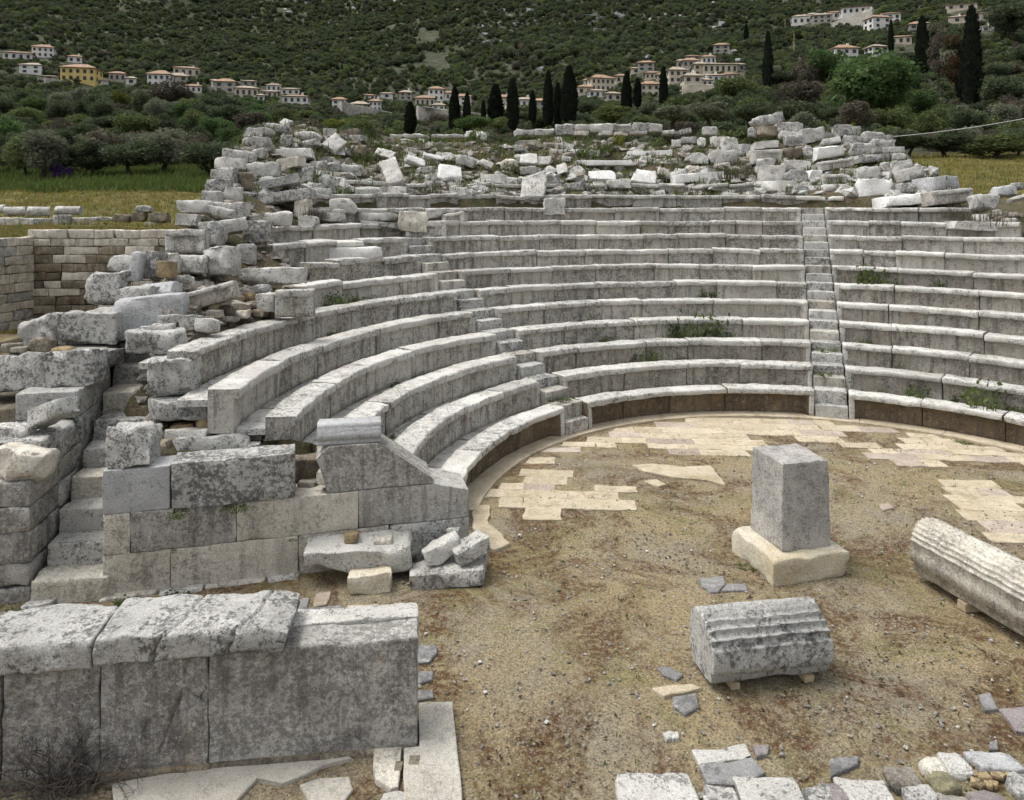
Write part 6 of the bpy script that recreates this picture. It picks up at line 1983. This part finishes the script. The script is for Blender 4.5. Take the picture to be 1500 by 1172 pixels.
# ------------------------------------------------------------------ scrub clothing the hillside: one mass, instanced by geometry nodes
src = bpy.data.collections.new("scrub_source")
kinds_ = []
for i, (mt, w, h) in enumerate([('leaf_dark', 1, 0.8), ('leaf_dark', 1, 0.95), ('leaf_dark', 1, 0.7), ('leaf_mid', 1, 0.8), ('leaf_mid', 1, 0.75), ('leaf_olive', 1, 0.75), ('leaf_bare', 1, 0.8), ('leaf_yellow', 1, 0.6)]):
    me = crown_mesh("scrub_bush", 40 + i, w, h, -0.05, mt, leaves=620, clumps=10, size=0.30)
    o = bpy.data.objects.new(f"scrub_bush_{i}", me)
    src.objects.link(o)
rg = np.random.default_rng(3)
pts, scl, idx = [], [], []
def add_scrub(n, y0, y1, smin, smax, probs, xlim=(-0.95, 0.95), keep=None):
    Y = np.sqrt(rg.uniform(y0 ** 2, y1 ** 2, n))
    X = Y * rg.uniform(xlim[0], xlim[1], n)
    P = np.stack([X, Y, np.zeros(n)], 1)
    dens = fbm(P / 38.0, 77, 3)
    k = dens > -0.85
    if keep is not None:
        k &= keep(X, Y)
    X, Y = X[k], Y[k]
    P = P[k]
    Z = terrain_z(X, Y)
    P[:, 2] = Z
    pts.append(P)
    s = rg.uniform(smin, smax, len(X)) * (1 + 0.25 * fbm(P / 25.0, 9, 2))
    scl.append(np.stack([s, s, s * rg.uniform(0.75, 1.15, len(X))], 1))
    idx.append(rg.choice(8, len(X), p=probs))
pd = np.array([0.27, 0.22, 0.22, 0.10, 0.08, 0.05, 0.03, 0.03])
add_scrub(4200, 66, 170, 1.6, 3.6, [0.16, 0.14, 0.12, 0.22, 0.16, 0.09, 0.08, 0.03])
add_scrub(8500, 170, 300, 1.6, 4.2, [0.22, 0.19, 0.15, 0.16, 0.13, 0.07, 0.04, 0.04])
add_scrub(30000, 300, 620, 1.8, 5.6, np.array([0.24, 0.18, 0.18, 0.13, 0.10, 0.09, 0.06, 0.02]))
add_scrub(18000, 620, 1000, 3.5, 9.0, np.array([0.25, 0.2, 0.18, 0.12, 0.08, 0.10, 0.06, 0.01]))
P = np.concatenate(pts)
S_ = np.concatenate(scl)
I_ = np.concatenate(idx)
# no bush stands in a house, or right before its windows
bpx, bpy_ = 750 + FPX * P[:, 0] / P[:, 1], HORIZ - FPX * (P[:, 2] - CAMH) / P[:, 1]
bw, bh = S_[:, 0] * FPX / P[:, 1], S_[:, 2] * 0.85 * FPX / P[:, 1]
good = np.ones(len(P), bool)
for h_ in HS:
    hy = hill_hit(h_[0], h_[1], 120).y
    hit = (np.abs(bpx - h_[0]) < h_[2] * 0.56 + bw * 0.42) & (bpy_ - bh < h_[1] - (0.12 + 0.22 * (int(h_[0]) % 3 == 1) + 0.1 * (int(h_[0]) % 2)) * h_[3]) & (bpy_ > h_[1] - h_[3] * 0.8) & (P[:, 1] < hy + h_[2] * hy / FPX * 0.9)
    good &= ~hit
P, S_, I_ = P[good], S_[good], I_[good]
me = bpy.data.meshes.new("hillside_scrub")
me.vertices.add(len(P))
me.vertices.foreach_set("co", P.astype(np.float32).ravel())
a1 = me.attributes.new("sc", 'FLOAT_VECTOR', 'POINT')
a1.data.foreach_set("vector", S_.astype(np.float32).ravel())
a2 = me.attributes.new("ix", 'INT', 'POINT')
a2.data.foreach_set("value", I_.astype(np.int32))
a3 = me.attributes.new("rz", 'FLOAT', 'POINT')
a3.data.foreach_set("value", rg.uniform(0, 6.28, len(P)).astype(np.float32))
scrub = kind(obj("scrub", me), "stuff")
ng = bpy.data.node_groups.new("scrub on the hill", 'GeometryNodeTree')
ng.interface.new_socket(name="Geometry", in_out='INPUT', socket_type='NodeSocketGeometry')
ng.interface.new_socket(name="Geometry", in_out='OUTPUT', socket_type='NodeSocketGeometry')
N = ng.nodes
gi, go = N.new("NodeGroupInput"), N.new("NodeGroupOutput")
iop = N.new("GeometryNodeInstanceOnPoints")
ci = N.new("GeometryNodeCollectionInfo")
ci.inputs["Collection"].default_value = src
ci.inputs["Separate Children"].default_value = True
ci.inputs["Reset Children"].default_value = True
def nattr(nm, t):
    n = N.new("GeometryNodeInputNamedAttribute")
    n.data_type = t
    n.inputs["Name"].default_value = nm
    return n.outputs["Attribute"]
cx = N.new("ShaderNodeCombineXYZ")
e2r = N.new("FunctionNodeEulerToRotation")
Lk = ng.links.new
Lk(gi.outputs[0], iop.inputs["Points"])
Lk(ci.outputs[0], iop.inputs["Instance"])
iop.inputs["Pick Instance"].default_value = True
Lk(nattr("ix", 'INT'), iop.inputs["Instance Index"])
Lk(nattr("rz", 'FLOAT'), cx.inputs["Z"])
Lk(cx.outputs[0], e2r.inputs[0])
Lk(e2r.outputs[0], iop.inputs["Rotation"])
Lk(nattr("sc", 'FLOAT_VECTOR'), iop.inputs["Scale"])
Lk(iop.outputs[0], go.inputs[0])
scrub.modifiers.new("scrub", 'NODES').node_group = ng

# limestone crags on the mountain
cr = []
for (px, py, n, sp, sz) in [(640, 6, 10, 26, 5), (715, 8, 12, 22, 5), (800, 16, 14, 30, 6), (850, 26, 12, 26, 6), (895, 28, 10, 14, 7), (930, 18, 8, 16, 6), (960, 36, 8, 20, 5), (1020, 35, 8, 24, 4), (680, 45, 6, 26, 4), (1080, 28, 6, 24, 4), (370, 8, 4, 20, 4), (440, 20, 4, 30, 3), (925, 80, 4, 16, 4), (770, 45, 4, 12, 4)]:
    for i in range(n):
        p = hill_hit(px + rg.normal() * sp, py + rg.normal() * 6 + abs(rg.normal()) * 2)
        cr.append((*p, sz))
for i in range(420):                                 # small outcrops over the rocky middle of the mountain
    px_, py_ = rg.normal(820, 190), abs(rg.normal(0, 46))
    if 300 < px_ < 1250:
        p = hill_hit(px_, py_)
        cr.append((*p, 3))
cr = np.array(cr)
scatter_stones("crags", cr[:, :3] - [0, 0, 1.0], 1.5, 6.5, M['limerock'], 55)

# ------------------------------------------------------------------ weeds, tufts and small growth
def tuft_mesh(seed, mat, n=40, spread=0.5, h=0.3, leafy=True):
    rg = np.random.default_rng(seed)
    a = rg.uniform(0, 6.28, n)
    r = spread * np.sqrt(rg.random(n)) * 0.5
    B = np.stack([r * np.cos(a), r * np.sin(a) * 0.6, np.zeros(n)], 1)
    hh = h * rg.uniform(0.4, 1.0, n) * (1 - 0.5 * (r / spread))
    T = B + np.stack([np.cos(a) * 0.25 * h * rg.random(n), np.sin(a) * 0.25 * h * rg.random(n), hh], 1)
    w = np.stack([-np.sin(a), np.cos(a), 0 * a], 1) * (0.010 if leafy else 0.0045)
    V = np.stack([B - w, B + w, T], 1).reshape(-1, 3)
    F = [np.arange(3 * n).reshape(n, 3)]
    if leafy:
        m = n * 5
        t = rg.random(m)
        k = rg.integers(0, n, m)
        P = B[k] + (T - B)[k] * (0.25 + 0.75 * t[:, None]) + rg.normal(size=(m, 3)) * 0.03
        V2, F2 = leaf_quads(P, 0.055, rg, 0.3)
        F.append(F2 + len(V))
        V = np.concatenate([V, V2])
    return mesh_np("weed_tuft", V, F, M[mat], False)
TUFT = {'g': [tuft_mesh(i, 'weed', 46, 0.5, 0.30) for i in (1, 2, 3)], 'd': [tuft_mesh(i, 'leaf_mid', 50, 0.6, 0.26) for i in (4, 5)], 'y': [tuft_mesh(6, 'weed_y', 34, 0.3, 0.40)], 't': [tuft_mesh(7, 'leaf_bare', 220, 0.7, 0.32, False)]}
tn = [0]
def tuft(px, py, wpx, k, label, Y=None, group=None, hs=1.0):
    p = on_cone(px, py, -0.28) if Y is None else at_y(px, py, Y)
    s = wpx * p.y / FPX / 0.55
    me = TUFT[k][tn[0] % len(TUFT[k])]
    tn[0] += 1
    o = obj("weed_tuft", me, None, (p.x, p.y, p.z - 0.02), (0, 0, tn[0] * 1.7), (s, s, s * hs))
    tag(o, label, "weed", group)
def row_tuft(px, k, wpx, kind_='d', label=None, hs=1.5):
    """a weed in the gangway at the foot of bench k's riser"""
    R = row_R(k) - 0.06
    u = (px - 750) / FPX
    aa, bb, cc = u * u + 1, -2 * (u * CX + CY), CX * CX + CY * CY - R * R
    Y = (-bb + math.sqrt(bb * bb - 4 * aa * cc)) / (2 * aa)
    z = row_z(k) - ROWH - FLOOR if k > 1 else 0.0
    s = wpx * Y / FPX / 0.55
    me = TUFT[kind_][tn[0] % len(TUFT[kind_])]
    tn[0] += 1
    o = obj("weed_tuft", me, None, (u * Y, Y, z - 0.01), (0, 0, 0.2 * (tn[0] % 3) + math.atan2(CX - u * Y, CY - Y)), (s, s, s * hs))
    tag(o, label or f"weeds at the foot of the {ORD[k-1]} bench row", "weed", f"weeds along the {ORD[k-1]} bench row")
for px, k, w, kd in [(1020, 4, 70, 'd'), (990, 4, 30, 'g'), (1060, 4, 26, 'd'), (890, 4, 24, 'd'), (820, 4, 16, 'g'), (845, 4, 16, 'd'), (945, 3, 38, 'd'), (1000, 3, 20, 'd'), (1055, 3, 16, 'g'), (1268, 4, 22, 'd'), (1318, 3, 22, 'd'),
                     (1095, 2, 20, 'd'), (1148, 2, 18, 'd'), (1345, 2, 44, 'd'), (1290, 2, 18, 'd'), (1445, 2, 80, 'd'), (1400, 2, 24, 'g'), (1490, 2, 30, 'd'), (1275, 7, 56, 'g'), (1378, 7, 26, 'g'), (1310, 7, 30, 'd'), (1036, 6, 30, 'g'),
                     (488, 6, 22, 'd'), (470, 6, 14, 'd'), (548, 6, 12, 'g'), (490, 7, 50, 'd'), (520, 7, 30, 'd'), (545, 7, 20, 'g'), (580, 4, 18, 'g'), (655, 6, 10, 'g'), (690, 7, 14, 'g'), (1120, 6, 16, 'd'), (820, 6, 20, 'd'), (860, 6, 14, 'd'), (1180, 3, 14, 'd'), (994, 10, 12, 'y'), (742, 10, 12, 'y'),
                     (1105, 3, 12, 'd'), (1240, 3, 10, 'd'), (1430, 4, 20, 'd'), (1355, 5, 16, 'd'), (930, 5, 14, 'd'), (760, 5, 12, 'd'), (575, 3, 12, 'd'), (612, 2, 12, 'd')]:
    row_tuft(px, k, w, kd)
for px, py, w, lab in [(1206, 514, 40, "dark weeds filling the straight stairway's fourth row step"), (1205, 548, 40, "dark weeds filling the straight stairway's third row step"), (815, 585, 40, "weeds spreading over the broken stairway's second row")]:
    tuft(px, py, w, 'd', lab, group="weeds on the stairways", hs=0.5)
for px, py, w, k, lab in [(262, 752, 40, 'd', "green weed hanging at the left end of the wall's top grey block"), (345, 745, 40, 'd', "green weed under the middle of the wall's top grey block"), (255, 806, 12, 'd', "tiny weed in a joint of the parodos wall's lower course"), (430, 790, 14, 'd', "weed in the joint left of the L shaped block")]:
    u = (px - 750) / FPX
    Y = 9.757 / (1 - 0.2577 * u) - 0.10
    tuft(px, py, w, k, lab, Y=Y, hs=0.5)
tuft(545, 1027 - 92, 12, 'd', "tiny row of plants on the stage wall's top", Y=6.4, hs=0.6)
for px, py, w, k, lab in [(180, 892, 60, 'g', "green weeds along the foot of the parodos wall, left"), (260, 884, 60, 'g', "green weeds along the foot of the parodos wall, middle"), (20, 896, 40, 'd', "green weeds by the steps' foot"), (1095, 832, 34, 'd', "low weed at the pedestal base's left side"), (1222, 800, 16, 't', "dry stalk at the pedestal base's right side"), (1410, 648, 22, 'd', "small weed growing in the paving's square gap"), (1326, 1033, 12, 'g', "tiny green plant on the earth right of the short fluted fragment"), (880, 1020, 0.1, 'g', "")][:-1]:
    p = on_z(px, py)
    tuft(px, py, w, k, lab, Y=p.y, hs=0.5)
for px, py, w, k, lab in [(560, 90, 0, 'y', "")][1:] + [(905, 212, 26, 'y', "yellow flowering weed below the crown wall"), (853, 188, 16, 'y', "yellow flowering weed on the crown wall's left end"), (1250, 184, 10, 'y', "yellow tuft on the skyline's adjoining blocks"),
                         (750, 252, 40, 'd', "green bush in the slope's middle left"), (732, 262, 30, 'd', "smaller green bush left of the slope's middle"), (500, 285, 36, 'd', "green bush in the rubble right of the tilted slabs"), (470, 270, 40, 'd', "dark green weeds right of the upper tilted slab"), (812, 300, 24, 't', "dry brown weed right of the square upright slab"), (640, 285, 40, 't', "dry brown weeds under the large clean white block"),
                         (450, 320, 56, 't', "brown twigs under the lower long tilted slab"), (420, 300, 40, 'd', "green weeds under the lower long tilted slab"), (1075, 262, 60, 't', "brown dry thicket beside the long thick slab"), (1055, 255, 30, 'd', "green weeds left of the brown dry thicket"), (960, 262, 30, 'd', "green weed right of the large rounded white slab"), (655, 240, 26, 'd', "green weed before the thin white sliding slab"),
                         (535, 235, 40, 'g', "green weeds left of the tallest leaning slab"), (560, 220, 36, 'g', "green weeds above the tallest leaning slab"), (395, 195, 30, 'g', "yellowish weeds on the left crown"), (1440, 330, 70, 't', "brown brush at the rows' right end"), (1400, 318, 50, 't', "dry brush beside the end bench block"), (860, 232, 40, 'g', "green weeds above the longest flat slab"), (890, 225, 36, 'g', "green weeds right of the upper rubble stones"), (1000, 205, 44, 't', "dry weeds below the crown wall, right"), (700, 205, 40, 'g', "green weeds in the upper rubble, left of middle"), (1395, 200, 10, 'g', "")][:-1]:
    tuft(px, py, w, k, lab)
# uncountable low growth over the upper slope and the meadow
def blades(name, pts, h, mat, seed, per=5, leaf=0.12):
    rg = np.random.default_rng(seed)
    n = len(pts) * per
    B = np.repeat(pts, per, 0) + rg.normal(size=(n, 3)) * [h * 0.5, h * 0.5, 0]
    a = rg.uniform(0, 6.28, n)
    hh = h * rg.uniform(0.4, 1.2, n)
    T = B + np.stack([np.cos(a) * h * 0.35, np.sin(a) * h * 0.35, hh], 1)
    w = np.stack([-np.sin(a), np.cos(a), 0 * a], 1) * leaf * h
    V = np.stack([B - w, B + w, T], 1).reshape(-1, 3)
    return kind(obj(name, mesh_np(name, V, np.arange(3 * n).reshape(n, 3), M[mat], False)), "stuff")
blades("weeds", slope_points(1500, 21, row_R(12) + 0.5, 20.2, -58, 38, 0.03), 0.22, 'weed', 1, 7, 0.10)
blades("weeds", slope_points(900, 22, row_R(12) + 0.5, 20.2, -58, 38, 0.03), 0.26, 'leaf_mid', 2, 8, 0.12)
blades("dry_weeds", slope_points(900, 23, row_R(12) + 0.5, 20.2, -58, 38, 0.03), 0.26, 'leaf_bare', 3, 6, 0.06)
blades("dry_weeds", slope_points(300, 24, row_R(12) + 0.5, 20.2, -58, 38, 0.03), 0.24, 'straw', 4, 6, 0.06)
fl2 = slope_points(700, 25, row_R(6) + 0.4, row_R(12), -96, -48, 0.03)
e = np.interp(np.hypot(fl2[:, 0] - CX, fl2[:, 1] - CY), [row_R(k) for k in range(1, 14)], [ROW_END[k] for k in range(1, 14)])
fl2 = fl2[np.degrees(np.arctan2(fl2[:, 0] - CX, fl2[:, 1] - CY)) < e]
blades("dry_weeds", fl2[::3], 0.2, 'leaf_bare', 5, 5, 0.08)
rg = np.random.default_rng(31)
def meadow(n, y0, y1, seed):
    rg = np.random.default_rng(seed)
    Y = np.sqrt(rg.uniform(y0 ** 2, y1 ** 2, n))
    X = np.where(rg.random(n) < 0.55, Y * rg.uniform(-0.85, -0.38, n), Y * rg.uniform(0.40, 0.9, n))
    return np.stack([X, Y, terrain_z(X, Y) - 0.03], 1)
blades("meadow_grass", meadow(9000, 26.6, 64, 1), 0.22, 'straw', 6, 6, 0.12)
blades("meadow_grass", meadow(4500, 26.6, 64, 2), 0.20, 'weed', 7, 5, 0.09)
blades("meadow_grass", meadow(2200, 27, 64, 3), 0.26, 'weed_y', 8, 5, 0.07)
mw = meadow(5000, 44, 66, 4)
blades("meadow_weeds", mw[mw[:, 0] < 0], 0.55, 'weed', 9, 7, 0.16)
# violet flowers by the olive tree
o = obj("flowering_bush", crown_mesh("flowering_bush", 88, 1.0, 0.6, 0, 'flower', 500, 8, 0.12), None, hill_hit(88, 266, 40), scale=2.6)
tag(o, "violet flowering bush right of the small olive tree", "bush")
# orchestra: sparse moss and seedlings
k = rg.random(700)
m_ = np.stack([rg.uniform(-2.5, 9, 700), 5.4 + 9 * k, np.zeros(700)], 1)
m_ = m_[(np.hypot(m_[:, 0] - CX, m_[:, 1] - CY) < R1 - 0.6) | ((m_[:, 1] < 9) & (m_[:, 0] > -0.2))]
m_ = m_[fbm(m_ * 0.8, 4, 3) > 0.05]
blades("seedlings", m_, 0.035, 'weed', 11, 6, 0.2)
lf = np.stack([rg.uniform(-1.5, 9.5, 9000), 5.4 + 10 * rg.random(9000), np.full(9000, 0.006)], 1)
lf = lf[(np.hypot(lf[:, 0] - CX, lf[:, 1] - CY) < R1 - 0.6) | ((lf[:, 1] < 9) & (lf[:, 0] > -0.2))]
lf = lf[fbm(lf * 0.7 + 3, 14, 4) > 0.12]
Vl, Fl = leaf_quads(lf, 0.045, rg, 0)
Vl[:, 2] = np.abs(Vl[:, 2] - 0.006) * 0.4 + 0.004
kind(obj("leaf_litter", mesh_np("leaf_litter", Vl, Fl, M['leaf_rust'], False)), "stuff")

# the dead bush at the lower left corner
def dry_bush(seed, n, size):
    rg = np.random.default_rng(seed)
    Vs, Fs, n0 = [], [], 0
    for i in range(n):
        p = np.array([rg.normal() * 0.16, rg.normal() * 0.10, 0.0])
        d = rg.normal(size=3) * [0.8, 0.6, 0.35] + [0, 0, 0.55]
        d /= np.linalg.norm(d)
        L = size * rg.uniform(0.5, 1.1)
        pts_ = [p]
        for s in range(4):
            d = d + rg.normal(size=3) * 0.28
            d /= np.linalg.norm(d)
            p = p + d * L / 4
            pts_.append(p)
            if s >= 1:
                for _ in range(2):
                    dd = d + rg.normal(size=3) * 0.7
                    dd /= np.linalg.norm(dd)
                    e1 = p + dd * L * 0.16
                    V, F = tube([p, e1, e1 + (dd + rg.normal(size=3) * 0.5) * L * 0.10], [0.0028, 0.002, 0.001], 3)
                    Vs.append(V); Fs.append(F + n0); n0 += len(V)
        V, F = tube(pts_, [0.006, 0.005, 0.004, 0.003, 0.0015], 4)
        Vs.append(V); Fs.append(F + n0); n0 += len(V)
    return mesh_np("dry_bush", np.concatenate(Vs), np.concatenate(Fs), M['twig'])
p = on_z(78, 1168)
o = obj("dry_bush", dry_bush(5, 130, 0.60), None, (p.x, p.y + 0.10, 0))
tag(o, "dead leafless bush of dark twigs before the stage wall, lower left", "bush")

# a cable sagging over the meadow at right
pa, pb = Vector((16.5, 44, 8.6)), Vector((34, 44, 10.6))
pts_ = [pa.lerp(pb, t) + Vector((0, 0, -0.5 * (1 - (2 * t - 1) ** 2))) for t in np.linspace(0, 1, 16)]
Vt, Ft = tube(pts_, [0.022] * 16, 5)
o = obj("cable", mesh_np("cable", Vt, Ft, M['cable']))
tag(o, "pale cable sagging above the dark bushes at right", "cable")
